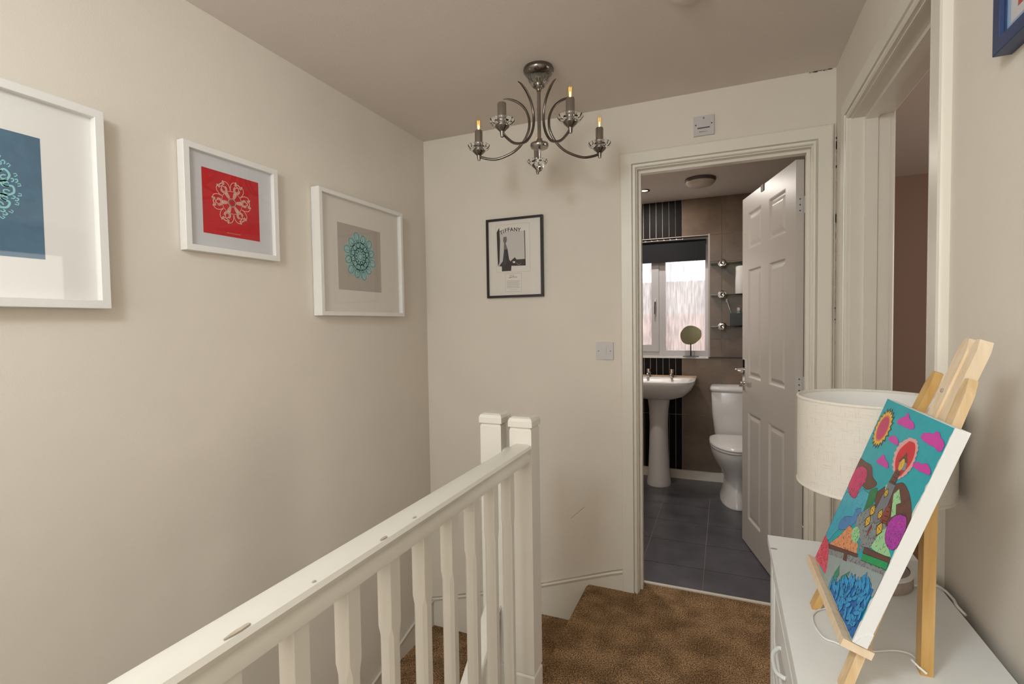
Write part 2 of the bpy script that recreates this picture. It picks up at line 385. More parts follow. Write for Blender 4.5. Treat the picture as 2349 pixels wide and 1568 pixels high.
# ------------------------------------------------------------------ landing banister
RXC = -.607
ban = thing('landing_banister', 'ivory painted landing banister with chamfered spindles and square newel post', 'banister', (RXC, 1.0, 0))
inv = Matrix.Translation((-RXC, -1.0, 0))
def P(name, bm, m, parent=ban, **k):
    o = obj(name, bm, m, parent, **k); o.matrix_parent_inverse = inv if parent is ban else Matrix.Identity(4); return o
YE = -.75
hp = [(-.027, .894), (.027, .894), (.028, .906), (.024, .916), (.019, .920), (.021, .924), (.030, .929), (.033, .937), (.029, .945), (.018, .949), (-.018, .949), (-.029, .945), (-.033, .937), (-.030, .929), (-.021, .924), (-.019, .920), (-.024, .916), (-.028, .906)]
b = B(); loft(b, [[Vector((RXC + x, y, z)) for x, z in hp] for y in (YE, 1.513)])
hr = P('handrail', b, 'rail', smooth=35)
# worn patches on the handrail
for (X, Y, l, w) in ((547, 1445, .020, .0035), (884, 1234, .010, .003), (720, 1333, .004, .002), (951, 1186, .006, .0025)):
    p = px(X, Y, (0, 0, .9475), (0, 0, 1)); b = B()
    prism(b, [Vector((min(p.x, RXC + .0255) + w * math.cos(a) , p.y + l * math.sin(a) * (1 + .2 * math.sin(3 * a)), .9462)) for a in [2 * PI * k / 10 for k in range(10)]], (0, 0, .0021))
    P('worn_patch', b, 'bare')
def spindle(bm, x, y, z0, z1, h=.016, ch=.007, s0=.16, s1=.14):
    """square top and bottom, stop-chamfered in between"""
    def ring(z, c): 
        return [Vector((x + a, y + d, z)) for a, d in ((-h + c, -h), (h - c, -h), (h, -h + c), (h, h - c), (h - c, h), (-h + c, h), (-h, h - c), (-h, -h + c))]
    loft(bm, [ring(z0, .0012), ring(z0 + s0, .0012), ring(z0 + s0 + .022, ch), ring(z1 - s1 - .022, ch), ring(z1 - s1, .0012), ring(z1, .0012)])
b = B(); spindle(b, 0, 0, .055, .896); sp = obj('spindle', b, 'rail', ban, smooth=20); sp.location = (0, 1.372 + .016 - 1.0, 0)
for k in range(1, 18):
    c = sp.copy(); COL.objects.link(c); c.location = (0, 1.388 - .1178 * k - 1.0, 0)
b = B(); bx(b, RXC - .03, RXC + .03, YE, 1.513, 0, .056); P('base_rail', b, 'rail', bevel=.004)
b = B(); bx(b, XE - .012, XE + .02, YE, 1.60, -.25, -.041); P('apron_board', b, 'rail')
def newel(parent, name, cx, cy, z0, zt, h=.039, invm=None):
    bm = B()
    def sq(h_, z): return [Vector((cx + a * h_, cy + d * h_, z)) for a, d in ((-1, -1), (1, -1), (1, 1), (-1, 1))]
    loft(bm, [sq(h, z0), sq(h, .170), sq(h - .004, .176), sq(h - .0005, .182), sq(h - .0005, zt - .006), sq(h - .004, zt)])
    n = obj(name, bm, 'rail', parent)
    bm = B(); r = h + .003
    loft(bm, [sq(r - .002, zt + .004), sq(r, zt + .006), sq(r, zt + .024), sq(r - .004, zt + .033), sq(r - .013, zt + .038)]); bx(bm, cx - h + .006, cx + h - .006, cy - h + .006, cy + h - .006, zt - .002, zt + .006)
    c = obj('newel_cap', bm, 'rail', n)
    if invm: n.matrix_parent_inverse = invm
    return n
newel(ban, 'newel_post', -.614, 1.552, -.25, .998, invm=inv)
# short link rail and infill between the two newel posts
b = B(); loft(b, [[Vector((x, 1.572 + a, z - .03)) for a, z in hp] for x in (-.692, -.652)]); P('link_rail', b, 'rail', smooth=35)
b = B(); bx(b, -.689, -.657, 1.556, 1.588, -.25, .866); P('infill_post', b, 'rail')

sb = thing('stair_banister', 'ivory newel post with the stair handrail sloping down beside the landing banister', 'banister', (-.73, 1.573, -.5))
inv2 = Matrix.Translation((.73, -1.573, .5))
newel(sb, 'newel_post', -.731, 1.573, -.9, 1.000, invm=inv2)
def Z(y): return .385 + .83 * (y - 1.532)
b = B(); loft(b, [[Vector((-.731 + x * .92, y, Z(y) - .949 + z)) for x, z in hp] for y in (1.536, -.3)]); o = obj('handrail', b, 'rail', sb, smooth=35); o.matrix_parent_inverse = inv2
for k in range(9):
    y = 1.42 - .12 * k; b = B(); spindle(b, -.731, y, Z(y) - .95, Z(y) - .05); o = obj('spindle', b, 'rail', sb, smooth=20); o.matrix_parent_inverse = inv2
b = B(); prism(b, [Vector((-.75, y, Z(y) - d)) for y, d in ((1.536, .92), (1.536, 1.22), (-.3, 1.22), (-.3, .92))], (.036, 0, 0)); o = obj('stair_string', b, 'rail', sb); o.matrix_parent_inverse = inv2

# ------------------------------------------------------------------ ribbons for drawn line work (flat print)
class Sheet:
    """thin flat print: polygons and ribbons on a plane with axes u, v, normal n; one mesh, several inks"""
    def __init__(s, O, u, v, n): s.O, s.u, s.v, s.n = Vector(O), Vector(u), Vector(v), Vector(n); s.bm = B(); s.mats = []
    def mi(s, m):
        if m not in s.mats: s.mats.append(m)
        return s.mats.index(m)
    def pt(s, a, c, h): return s.O + s.u * a + s.v * c + s.n * h
    def poly(s, pts, m, h=.0004):
        f = s.bm.faces.new([s.bm.verts.new(s.pt(a, c, h)) for a, c in pts]); f.material_index = s.mi(m)
    def ribbon(s, pts, w, m, h=.0008, closed=False):
        n = len(pts); L, Rr = [], []
        for i, p in enumerate(pts):
            a = pts[(i - 1) % n] if closed or i else pts[0]; c = pts[(i + 1) % n] if closed or i < n - 1 else pts[-1]
            dx, dy = c[0] - a[0], c[1] - a[1]; l = math.hypot(dx, dy) or 1; nx, ny = -dy / l * w / 2, dx / l * w / 2
            L.append(s.bm.verts.new(s.pt(p[0] + nx, p[1] + ny, h))); Rr.append(s.bm.verts.new(s.pt(p[0] - nx, p[1] - ny, h)))
        k = s.mi(m)
        for i in range(n if closed else n - 1):
            j = (i + 1) % n; f = s.bm.faces.new((L[i], L[j], Rr[j], Rr[i])); f.material_index = k
    def disc(s, c, r, m, h=.0005, seg=24, ry=None): s.poly([(c[0] + r * math.cos(2 * PI * k / seg), c[1] + (ry or r) * math.sin(2 * PI * k / seg)) for k in range(seg)], m, h)
    def done(s, name, parent): return obj_flat(name, s.bm, s.mats, parent, s.n)
def obj_flat(name, bm, mats, parent, n):
    for f in bm.faces:
        f.normal_update()
        if f.normal.dot(n) < 0: f.normal_flip()
    me = bpy.data.meshes.new(name); bm.to_mesh(me); bm.free()
    for k in mats: me.materials.append(M[k] if isinstance(k, str) else k)
    o = bpy.data.objects.new(name, me); COL.objects.link(o); o.parent = parent; return o
def circ(c, r, a0=0, a1=2 * PI, n=28, ry=None): return [(c[0] + r * math.cos(a0 + (a1 - a0) * k / n), c[1] + (ry or r) * math.sin(a0 + (a1 - a0) * k / n)) for k in range(n + 1)]
def rotp(pts, a, c): return [(c[0] + x * math.cos(a) - y * math.sin(a), c[1] + x * math.sin(a) + y * math.cos(a)) for x, y in pts]

# ------------------------------------------------------------------ pictures on the left wall: local axes u = +Y, v = +Z, n = +X
def picture(name, label, u0, u1, z0, z1, depth, lip, recess, framemat, mountmat, O=None, u=(0, 1, 0), n=(1, 0, 0)):
    """box frame; returns thing and the plane of the mount. local coords: u from u0.., v = z"""
    u = Vector(u); n = Vector(n); v = Vector((0, 0, 1))
    base = (Vector((XL, 0, 0)) if O is None else Vector(O))
    mid = base + u * ((u0 + u1) / 2) + v * z0
    t = thing(name, label, 'picture', mid); iv = Matrix.Translation(-mid)
    def pt(a, c, d): return base + u * a + v * c + n * d
    prof = [(0, .001), (0, depth - .001), (.001, depth), (lip - .001, depth), (lip, depth - .001), (lip, .004), (lip - .004, .001)]
    bm = B(); rings = []
    cs = [(u0, z0, 1, 1), (u1, z0, -1, 1), (u1, z1, -1, -1), (u0, z1, 1, -1)]
    for a, c, sa, sc in cs + cs[:1]: rings.append([pt(a + sa * w, c + sc * w, d) for w, d in prof])
    loft(bm, rings, cap=False); bmesh.ops.remove_doubles(bm, verts=bm.verts, dist=1e-6)
    f = obj('frame', bm, framemat, t); f.matrix_parent_inverse = iv
    bm = B(); prism(bm, [pt(a, c, .004) for a, c in ((u0 + lip - .002, z0 + lip - .002), (u1 - lip + .002, z0 + lip - .002), (u1 - lip + .002, z1 - lip + .002), (u0 + lip - .002, z1 - lip + .002))], n * (depth - recess - .004))
    o = obj('mount', bm, mountmat, t); o.matrix_parent_inverse = iv
    g = depth - recess * .75
    bm = B(); prism(bm, [pt(a, c, g) for a, c in ((u0 + lip, z0 + lip), (u1 - lip, z0 + lip), (u1 - lip, z1 - lip), (u0 + lip, z1 - lip))], n * .0015)
    o = obj('glass', bm, 'pane', t); o.matrix_parent_inverse = iv
    sh = Sheet(base + n * (depth - recess), u, v, n)
    return t, sh, iv
def uvx(x, y, d):      # photo pixel on a plane XL + d -> (y, z)
    p = px(x, y, (XL + d, 0, 0), (1, 0, 0)); return (p.y, p.z)
# big blue print
t, sh, iv = picture('framed_print', 'large white box frame with a slate blue print in a wide white mount', .315, .846, 1.398, 1.927, .045, .022, .020, 'frame', 'mount')
pr = uvx(91, 318, .025), uvx(91, 594, .025)
ya = pr[0][0]; zt, zb = pr[0][1], pr[1][1]; cy_ = .5805; cz_ = uvx(10, 430, .025)[1]
sh.poly([(2 * cy_ - ya, zb), (ya, zb), (ya, zt), (2 * cy_ - ya, zt)], 'blue')
c = (cy_, cz_); rr = uvx(38, 420, .025)[0] - cy_
for k in range(12):
    a = 2 * PI * k / 12
    lobe = [(rr * (.50 + .0), -rr * .10), (rr * .72, -rr * .20), (rr * .92, -rr * .10), (rr * .90, rr * .08), (rr * .70, rr * .05), (rr * .66, rr * .18), (rr * .80, rr * .20)]
    sh.ribbon([tuple(p)[:2] for p in spline([(x, y, 0) for x, y in rotp(lobe, a, c)], 5)], rr * .055, 'mint')
    for q in (.93, 1.02):
        sh.ribbon([tuple(p)[:2] for p in spline([(x, y, 0) for x, y in rotp([(rr * (q - .05), rr * .20), (rr * q, rr * .24), (rr * (q - .01), rr * .30), (rr * (q - .06), rr * .28)], a, c)], 4)], rr * .03, 'mint')
    sh.ribbon(rotp(circ((rr * .40, 0), rr * .09), a, c), rr * .045, 'mint')
for k in range(24):
    a = 2 * PI * (k + .5) / 24
    sh.ribbon(rotp(circ((rr * .78, 0), rr * .075, .6, 5.4, 12, ry=rr * .055), a, c), rr * .035, 'mint')
    sh.ribbon(rotp([(rr * 1.02, -rr * .03), (rr * 1.10, -rr * .01), (rr * 1.09, rr * .05), (rr * 1.03, rr * .04)], a, c), rr * .026, 'mint')
for q in (.18, .30, .52): sh.ribbon(circ(c, rr * q, n=40), rr * .04, 'mint')
sh.done('print', t).matrix_parent_inverse = iv
# red print
t, sh, iv = picture('framed_print', 'small white frame with a red snowflake print in a grey mount', 1.072, 1.434, 1.590, 1.934, .030, .020, .016, 'frame', 'mount_grey')
D = .014
cs = [uvx(*q, D) for q in ((463, 381), (594, 420.5), (594, 553.5), (465, 532.6))]
y0 = (cs[0][0] + cs[3][0]) / 2; y1 = (cs[1][0] + cs[2][0]) / 2; z1 = (cs[0][1] + cs[1][1]) / 2; z0 = (cs[2][1] + cs[3][1]) / 2
sh.poly([(y0, z0), (y1, z0), (y1, z1), (y0, z1)], 'red')
c = uvx(440 + 655 / 7.125, 360 + 750 / 7.125, D); rr = (y1 - y0) * .335
def pol(r, deg): return (r * math.cos(R_(deg)), r * math.sin(R_(deg)))
def sm(pts, n=5): return [tuple(p)[:2] for p in spline([(x, y, 0) for x, y in pts], n)]
def six(sh, c, rr, ink, w):
    for k in range(18):
        a = 2 * PI * k / 18; sh.ribbon(rotp(circ((rr * .17, 0), rr * .028, n=8), a, c), w, ink)
    sh.ribbon(circ(c, rr * .155), rr * .03, ink); sh.ribbon(circ(c, rr * .53, n=48), w * .8, ink)
    for k in range(6):
        a = PI / 3 * k + .12
        for q, hw in ((.25, .062), (.30, .072), (.35, .082), (.40, .092), (.45, .10), (.49, .085)):
            sh.ribbon(rotp(circ((0, 0), rr * q, -hw / q, hw / q, 8), a, c), rr * .030, ink)
        for q in (.09, .135, .17): sh.ribbon(rotp(circ((rr * .68, 0), rr * q, 1.0, 2 * PI - 1.0, 18), a, c), w * .9, ink)
        sh.ribbon(rotp(sm([(rr * .72, -rr * .13), (rr * .80, -rr * .05), (rr * .86, 0), (rr * .80, rr * .05), (rr * .72, rr * .13)]), a, c), w * 1.2, ink)
        sh.ribbon(rotp([(rr * 1.02, -rr * .20), (rr * .95, -rr * .10), (rr * .965, 0), (rr * .95, rr * .10), (rr * 1.02, rr * .20)], a, c), w * 1.6, ink)
        for s_ in (-1, 1):
            for d in (.07, .12, .165): sh.ribbon(rotp([(rr * .84, s_ * rr * d), (rr * .96, s_ * rr * (d + .03))], a, c), w, ink)
            lb = [pol(rr * .97, s_ * 7), pol(rr * .99, s_ * 13), pol(rr * .95, s_ * 19), pol(rr * .86, s_ * 24), pol(rr * .75, s_ * 27.5), pol(rr * .66, s_ * 29), pol(rr * .60, s_ * 32), pol(rr * .585, s_ * 30)]
            sh.ribbon(rotp(sm(lb), a, c), w, ink)
six(sh, c, rr, 'redline', rr * .026)
for k in range(9): sh.ribbon([((y0 + y1) / 2 - .024 + .006 * k, z0 + .012), ((y0 + y1) / 2 - .020 + .006 * k, z0 + .012)], .0012, 'redline')
sh.done('print', t).matrix_parent_inverse = iv
# teal rosette print
t, sh, iv = picture('framed_print', 'white box frame with a teal rosette print on taupe paper', 1.628, 2.215, 1.388, 1.922, .045, .018, .022, 'frame', 'mount_cream')
D = .023
cs = [uvx(*q, D) for q in ((773.5, 508), (873, 533), (873.5, 671), (776.5, 663))]
y0 = (cs[0][0] + cs[3][0]) / 2; y1 = (cs[1][0] + cs[2][0]) / 2; z1 = (cs[0][1] + cs[1][1]) / 2; z0 = (cs[2][1] + cs[3][1]) / 2
sh.poly([(y0, z0), (y1, z0), (y1, z1), (y0, z1)], 'taupe')
c = uvx(700 + 618 / 4.9, 420 + 825 / 4.9, D); rr = (uvx(700 + 785 / 4.9, 588, D)[0] - uvx(700 + 450 / 4.9, 588, D)[0]) / 2
sh.poly(rotp([(rr * (1.06 if k % 2 else .97) * math.cos(2 * PI * k / 12), rr * (1.06 if k % 2 else .97) * math.sin(2 * PI * k / 12)) for k in range(12)], PI / 12, c), 'teal_pale', .0005)
for k in range(12):
    a = 2 * PI * k / 12 + PI / 12; big = 1.08 if k % 2 else .98
    sh.ribbon(rotp(circ((rr * .80 * big, 0), rr * .19, n=18, ry=rr * .15), a, c), rr * .035, 'teal_line')
    sh.ribbon(rotp(circ((rr * .80 * big, 0), rr * .10, n=12, ry=rr * .07), a, c), rr * .03, 'mint')
    sh.ribbon(rotp(circ((rr * .48, 0), rr * .13, n=14, ry=rr * .10), a, c), rr * .04, 'teal_line')
    sh.ribbon(rotp(circ((rr * .28, 0), rr * .08, n=10, ry=rr * .06), a, c), rr * .04, 'teal_line')
    sh.ribbon(rotp([(rr * .15, 0), (rr * .62, rr * .05)], a + .2, c), rr * .03, 'mint')
for k in range(24):
    a = 2 * PI * k / 24
    sh.ribbon(rotp(circ((rr * .66, 0), rr * .07, n=10, ry=rr * .05), a, c), rr * .022, 'teal_line'); sh.ribbon(rotp([(rr * .70, 0), (rr * .97, rr * .06)], a, c), rr * .02, 'teal_line'); sh.ribbon(rotp([(rr * .40, 0), (rr * .60, -rr * .04)], a, c), rr * .02, 'teal_line')
for q in (.12, .38, .62): sh.ribbon(circ(c, rr * q, n=40), rr * .035, 'teal_line')
sh.done('print', t).matrix_parent_inverse = iv

# black framed print on the back wall: u = +X, n = -Y
t, sh, iv = picture('framed_print', 'thin black frame with a black and white shop window print above a small caption card', -1.189, -.866, 1.482, 1.904, .022, .012, .010, 'black', 'mount_cream', O=(0, YB, 0), u=(1, 0, 0), n=(0, -1, 0))
def uby(x, y): p = px(1080 + x / 6.815, 470 + y / 6.815, (0, YB - .012, 0), (0, 1, 0)); return (p.x, p.z)
M['printgrey'] = mat('pale_grey_photo_print', (.60, .56, .53), .5); M['ink'] = mat('black_photo_ink', (.022, .016, .014), .5); M['inkgrey'] = mat('mid_grey_photo_ink', (.16, .14, .125), .5); M['inkpale'] = mat('grey_caption_ink', (.42, .39, .37), .6); M['paperedge'] = mat('soft_paper_line', (.55, .50, .46), .7)
q = [uby(*p) for p in ((390, 320), (920, 268), (930, 1030), (402, 1065))]
sh.poly([(q[0][0], q[3][1]), (q[1][0], q[3][1]), (q[1][0], q[0][1]), (q[0][0], q[0][1])], 'paperedge', .0003)
i_ = .0016; sh.poly([(q[0][0] + i_, q[3][1] + i_), (q[1][0] - i_, q[3][1] + i_), (q[1][0] - i_, q[0][1] - i_), (q[0][0] + i_, q[0][1] - i_)], 'mount_cream', .0004)
def tp(pts, m, h): sh.poly([uby(*p) for p in pts], m, h)
tp([(410, 430), (850, 400), (858, 945), (425, 965)], 'printgrey', .0006)
tp([(405, 430), (445, 355), (458, 560), (450, 900), (425, 962)], 'ink', .0008)
tp([(833, 395), (845, 395), (858, 945), (848, 945)], 'ink', .0008)
# plain generic stand-in for the picture's subject: a tall dark tapered form and a dark block
tp([(520, 700), (575, 690), (600, 850), (640, 905), (632, 1028), (488, 1038), (485, 960), (445, 955), (500, 880)], 'ink', .0009)
tp([(512, 500), (560, 495), (565, 560), (545, 600), (580, 700), (515, 705), (520, 600), (505, 560)], 'inkgrey', .0008)
tp([(600, 900), (650, 850), (690, 815), (715, 850), (855, 840), (858, 945), (610, 950)], 'ink', .0008)
tp([(655, 880), (695, 878), (695, 905), (660, 905)], 'mount_cream', .001)
sh.ribbon([uby(*p) for p in ((715, 900), (735, 925), (765, 930), (785, 910))], .0016, 'inkpale', .0011)
tp([(535, 1075), (795, 1060), (795, 1355), (538, 1358)], 'paperedge', .0003); tp([(540, 1080), (790, 1066), (790, 1350), (543, 1353)], 'mount_cream', .0005)
sh.ribbon([tuple(p)[:2] for p in spline([(*uby(*p), 0) for p in ((650, 1095), (615, 1100), (612, 1115), (640, 1125), (610, 1142), (600, 1135), (660, 1120), (668, 1090), (662, 1135), (680, 1115), (685, 1135), (702, 1115), (705, 1135), (722, 1118), (720, 1138))], 4)], .0012, 'ink', .0008)
for k in range(10): sh.ribbon([uby(558 + 4 * (k % 3), 1185 + 12.5 * k), uby(770 - 7 * (k * 5 % 4), 1178 + 12.5 * k)], .0013, 'inkpale', .0008)
sh.ribbon([uby(600, 1328), uby(735, 1322)], .0012, 'inkpale', .0008)
pr_ = sh.done('print', t); pr_.matrix_parent_inverse = iv
def textmesh(name, s, size, matl, loc, xdir, ydir, parent, align='CENTER', extr=.0001, iv=None):
    cu = bpy.data.curves.new(name, 'FONT'); cu.body = s; cu.size = size; cu.align_x = align; cu.align_y = 'CENTER'; cu.extrude = extr; cu.offset = size * .018
    tmp = bpy.data.objects.new('tmp', cu); COL.objects.link(tmp); bpy.context.view_layer.update()
    me = bpy.data.meshes.new_from_object(tmp.evaluated_get(bpy.context.evaluated_depsgraph_get())); bpy.data.objects.remove(tmp)
    x = Vector(xdir).normalized(); y = Vector(ydir); y = (y - x * y.dot(x)).normalized(); z = x.cross(y)
    mm = Matrix((x, y, z)).transposed().to_4x4(); mm.translation = Vector(loc); me.transform(mm)
    me.materials.clear(); me.materials.append(M[matl]); me.name = name
    o = bpy.data.objects.new(name, me); COL.objects.link(o); o.parent = parent
    if iv: o.matrix_parent_inverse = iv
    return o
for ch, X, Y in zip('TIFFANY', (478, 512, 548, 592, 640, 700, 757), (435, 415, 402, 390, 385, 385, 390)):
    u_, v_ = uby(X, Y); u2, v2 = uby(X + 20, Y + 60 * 0)
    ang_ = {478: .28, 512: .22, 548: .14, 592: .08, 640: 0, 700: -.06, 757: -.12}[X]
    textmesh('lettering', ch, .028, 'ink', (u_, YB - .0135, v_), (math.cos(ang_), 0, math.sin(ang_)), (0, 0, 1), t, iv=iv)

# navy framed picture on the right wall: u = -Y so that it faces -X
t, sh, iv = picture('framed_print', 'navy blue frame with a pale blue mount and an orange red picture', -1.085, -.80, 1.765, 2.12, .026, .022, .010, 'navy', 'paleblue', O=(XR, 0, 0), u=(0, -1, 0), n=(-1, 0, 0))
sh.poly([(-1.085 + .034, 1.80), (-.834, 1.80), (-.834, 2.085), (-1.085 + .034, 2.085)], 'mount_grey', .0004)
M['coral'] = mat('orange_red_paint', (.62, .10, .06), .7, var=.4, vscale=20)
sh.poly([(-1.030, 1.815), (-.88, 1.815), (-.87, 1.90), (-.92, 1.97), (-1.0, 1.93), (-1.025, 1.87)], 'coral', .0008)
sh.done('print', t).matrix_parent_inverse = iv

# ------------------------------------------------------------------ switches and ceiling fittings
def plate(name, label, x0, z0, s=.086):
    t = thing(name, label, 'switch', (x0 + s / 2, YB, z0)); return t
t = plate('light_switch', 'white square light switch with one rocker beside the bathroom doorway', -.593, 1.156)
box('plate', 'platew', t, -.043, .043, -.009, 0, 0, .086, bevel=.003)
box('rocker', 'platew', t, -.011, .009, -.0125, -.008, .028, .062, bevel=.002)
for x in (-.030, .030): b = B(); lathe(b, [(0, -.0005), (.003, 0), (.003, .001)], (x, -.0093, .043), 12, rot=Matrix.Rotation(PI / 2, 3, 'X')); obj('screw', b, 'grey_dark', t)
t = plate('fan_isolator_switch', 'white isolator switch plate with a wide rocker above the bathroom door', -.130, 2.187, .088)
box('plate', 'platew', t, -.044, .044, -.011, 0, 0, .088, bevel=.003)
box('rocker', 'platew', t, -.027, .027, -.0145, -.010, .036, .062, bevel=.002)
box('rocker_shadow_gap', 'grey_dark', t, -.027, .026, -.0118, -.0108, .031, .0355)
for x, z in ((0, .077), (-.034, .048), (.034, .050)): b = B(); lathe(b, [(0, -.0005), (.0032, 0), (.0032, .001)], (x, -.0115, z), 12, rot=Matrix.Rotation(PI / 2, 3, 'X')); obj('screw', b, 'grey_dark', t)
b = B()
for k in range(5): bx(b, -.019 + k * .0072, -.0135 + k * .0072, -.0116, -.0108, .0155, .0185 - .0004 * k)
obj('marking', b, 'grey_dark', t)
b = B(); lathe(b, [(.0, -.024), (.030, -.024), (.046, -.020), (.050, -.012), (.055, -.010), (.055, 0)], (-.11, 1.725, ZC), 40)
tag(obj('smoke_detector', b, 'ceiling', smooth=40), 'round white smoke detector on the landing ceiling', 'detector')

# ------------------------------------------------------------------ chandelier
CX, CY = -.703, 1.99
ch = thing('chandelier', 'nickel five arm chandelier with crystal dishes and candle bulbs', 'chandelier', (CX, CY, ZC))
def lz(prof): return [(r, z - ZC) for r, z in prof]
b = B(); lathe(b, lz([(0, 2.388), (.060, 2.388), (.063, 2.380), (.062, 2.372), (.054, 2.360), (.046, 2.354), (.0, 2.354)]), (0, 0, 0), 40); rose = obj('ceiling_rose', b, 'chrome_dark', ch, smooth=40)
for k in range(3):
    a = 2 * PI * k / 3 - 1.9; b = B(); lathe(b, [(0, -.003), (.004, -.001), (.004, .002)], (.055 * math.cos(a), .055 * math.sin(a), -.024), 10, rot=Matrix.Rotation(0, 3, 'X')); obj('rose_screw', b, 'steel', rose)
b = B(); lathe(b, lz([(.046, 2.356), (.047, 2.350), (.040, 2.332), (.024, 2.312), (.020, 2.312), (.036, 2.333), (.042, 2.350)]), (0, 0, 0), 12); obj('crystal_cup', b, 'clear', ch)
b = B(); lathe(b, lz([(0, 2.326), (.0225, 2.324), (.0225, 2.321), (.013, 2.304), (.009, 2.298), (.009, 2.292), (0, 2.292)]), (0, 0, 0), 28); obj('stem_cone', b, 'chrome_dark', ch, smooth=35)
b = B(); lathe(b, lz([(0, 2.356), (.0075, 2.356), (.0075, 2.09), (0, 2.09)]), (0, 0, 0), 16); obj('stem', b, 'chrome', ch, smooth=40)
b = B(); lathe(b, lz([(0, 2.101), (.012, 2.101), (.014, 2.088), (.018, 2.084), (.036, 2.082), (.038, 2.078), (.038, 2.070), (.034, 2.064), (.010, 2.058), (.006, 2.050), (.005, 2.018), (0, 2.018)]), (0, 0, 0), 32); obj('hub', b, 'chrome', ch, smooth=35)
b = B(); lathe(b, lz([(0, 2.020), (.010, 2.019), (.022, 2.008), (.024, 2.000), (.015, 1.984), (.008, 1.972), (.004, 1.968), (0, 1.966)]), (0, 0, 0), 8); obj('crystal_finial', b, 'clear', ch)
prof_arm = [(.259, 2.052), (.235, 2.041), (.19, 2.033), (.145, 2.042), (.10, 2.063), (.065, 2.098), (.046, 2.135), (.041, 2.168), (.046, 2.202), (.064, 2.236), (.094, 2.262), (.128, 2.276), (.150, 2.278)]
sp_ = spline([(r, 0, z - ZC) for r, z in prof_arm], 5)
b = B(); tube(b, sp_, lambda s: .0054 if s < .85 else .0054 * (1 - (s - .85) / .15 * .65), 10); arm0 = b
me_arm = obj('arm', b, 'chrome_dark', ch, smooth=60)
RA = .259
def sub(name, prof, m, seg=28, smooth=35):
    bm = B(); lathe(bm, lz(prof), (RA, 0, 0), seg); return obj(name, bm, m, me_arm, smooth=smooth)
sub('cup_cone', [(0, 2.034), (.006, 2.034), (.008, 2.046), (.009, 2.054), (.026, 2.070), (.027, 2.074), (0, 2.075)], 'chrome_dark')
sub('crystal_dish', [(.014, 2.074), (.026, 2.074), (.040, 2.080), (.047, 2.090), (.048, 2.096), (.043, 2.097), (.036, 2.089), (.022, 2.083), (.014, 2.083)], 'clear', 12, None)
sub('candle_tube', [(0, 2.076), (.0165, 2.078), (.0165, 2.155), (.0150, 2.158), (.0135, 2.157), (0, 2.150)], 'tube')
bulb_parts = [sub('bulb', [(.008, 2.152), (.0095, 2.160), (.0145, 2.174), (.0155, 2.184), (.0130, 2.200), (.0075, 2.214), (.0025, 2.223), (0, 2.225)], 'bulbglass', 20, 60)]
bm = B()
for k in range(4): a = PI / 2 * k + .4; tube(bm, [(RA + .0045 * math.cos(a), .0045 * math.sin(a), 2.168 - ZC), (RA + .005 * math.cos(a + .3), .005 * math.sin(a + .3), 2.200 - ZC)], .0012, 6)
bulb_parts.append(obj('filament', bm, 'filament', me_arm))
bm = B(); lathe(bm, lz([(0, 2.158), (.003, 2.162), (.0038, 2.172), (.002, 2.182), (0, 2.184)]), (RA, 0, 0), 12); bulb_parts.append(obj('glow_core', bm, 'glow', me_arm, smooth=60))
angs = [191.1, 111.7, 257.4, 315.6, 32.1]
for k, a in enumerate(angs):
    if k == 0: A = me_arm; kids = list(me_arm.children)
    else:
        A = me_arm.copy(); COL.objects.link(A)
        for c0 in kids:
            if k == 2 and c0 in bulb_parts: continue
            c1 = c0.copy(); COL.objects.link(c1); c1.parent = A
    A.rotation_euler = (0, 0, R_(a))

# ------------------------------------------------------------------ bathroom
BX0, BX1, BY, BZ = -1.35, .47, 4.50, 2.362
wb = sthing('wall_bathroom_back', 'brown tiled bathroom wall with a window')
WX0, WX1, WZ0, WZ1 = -.888, -.121, 1.040, 2.050
b = B(); bx(b, BX0, WX0, BY + .008, BY + .26, 0, ZC); bx(b, WX1, BX1, BY + .008, BY + .26, 0, ZC); bx(b, WX0, WX1, BY + .008, BY + .26, 0, WZ0 - .012); bx(b, WX0, WX1, BY + .008, BY + .26, WZ1 + .012, ZC)
obj('wall_core', b, 'grout', wb)
G = .0026
def tile(m, x0, x1, z0, z1, parent=wb, y=BY, name='tile'):
    return box(name, m, parent, x0 + G, x1 - G, y, y + .0085, z0 + G, z1 - G)
SB0, SB1 = -.650 - .052 * 4, -.330      # black strip band
step = .0525
rows_full = [(.055, .546), (.546, 1.035), (1.189, 1.83), (1.83, BZ), (1.035, 1.189)]
# brown tiles right of the band
for z0, z1 in ((0, .546), (.546, WZ0)):
    tile('tile', SB1, -.017, z0, z1); tile('tile', -.017, .30, z0, z1); tile('tile', .30, BX1, z0, z1)
for z0, z1 in ((WZ0, 1.189), (1.189, 1.83), (1.83, WZ1)):
    tile('tile', WX1, -.017, z0, z1); tile('tile', -.017, .30, z0, z1); tile('tile', .30, BX1, z0, z1)
tile('tile', SB1, -.017, WZ1, BZ); tile('tile', -.017, .30, WZ1, BZ); tile('tile', .30, BX1, WZ1, BZ)
n = 9
for k in range(n):
    x1 = SB1 - step * k; x0 = x1 - step
    tile('blacktile', x0, x1, WZ1, BZ, name='strip_tile')
    tile('blacktile', x0, x1, .546, WZ0, name='strip_tile'); tile('blacktile', x0, x1, 0, .546, name='strip_tile')
    # returns of the strips onto the window soffit
    box('strip_tile', 'blacktile', wb, x0 + G * 2, x1 - G * 2, BY + .002, BY + .13, WZ1 + .004, WZ1 + .012)
xl = SB1 - step * n
for z0, z1 in ((0, .546), (.546, WZ0), (WZ1, BZ)): tile('tile', xl - .32, xl, z0, z1); tile('tile', BX0, xl - .32, z0, z1)
for z0, z1 in ((WZ0, 1.189), (1.189, 1.83), (1.83, WZ1)): tile('tile', BX0, WX0, z0, z1)
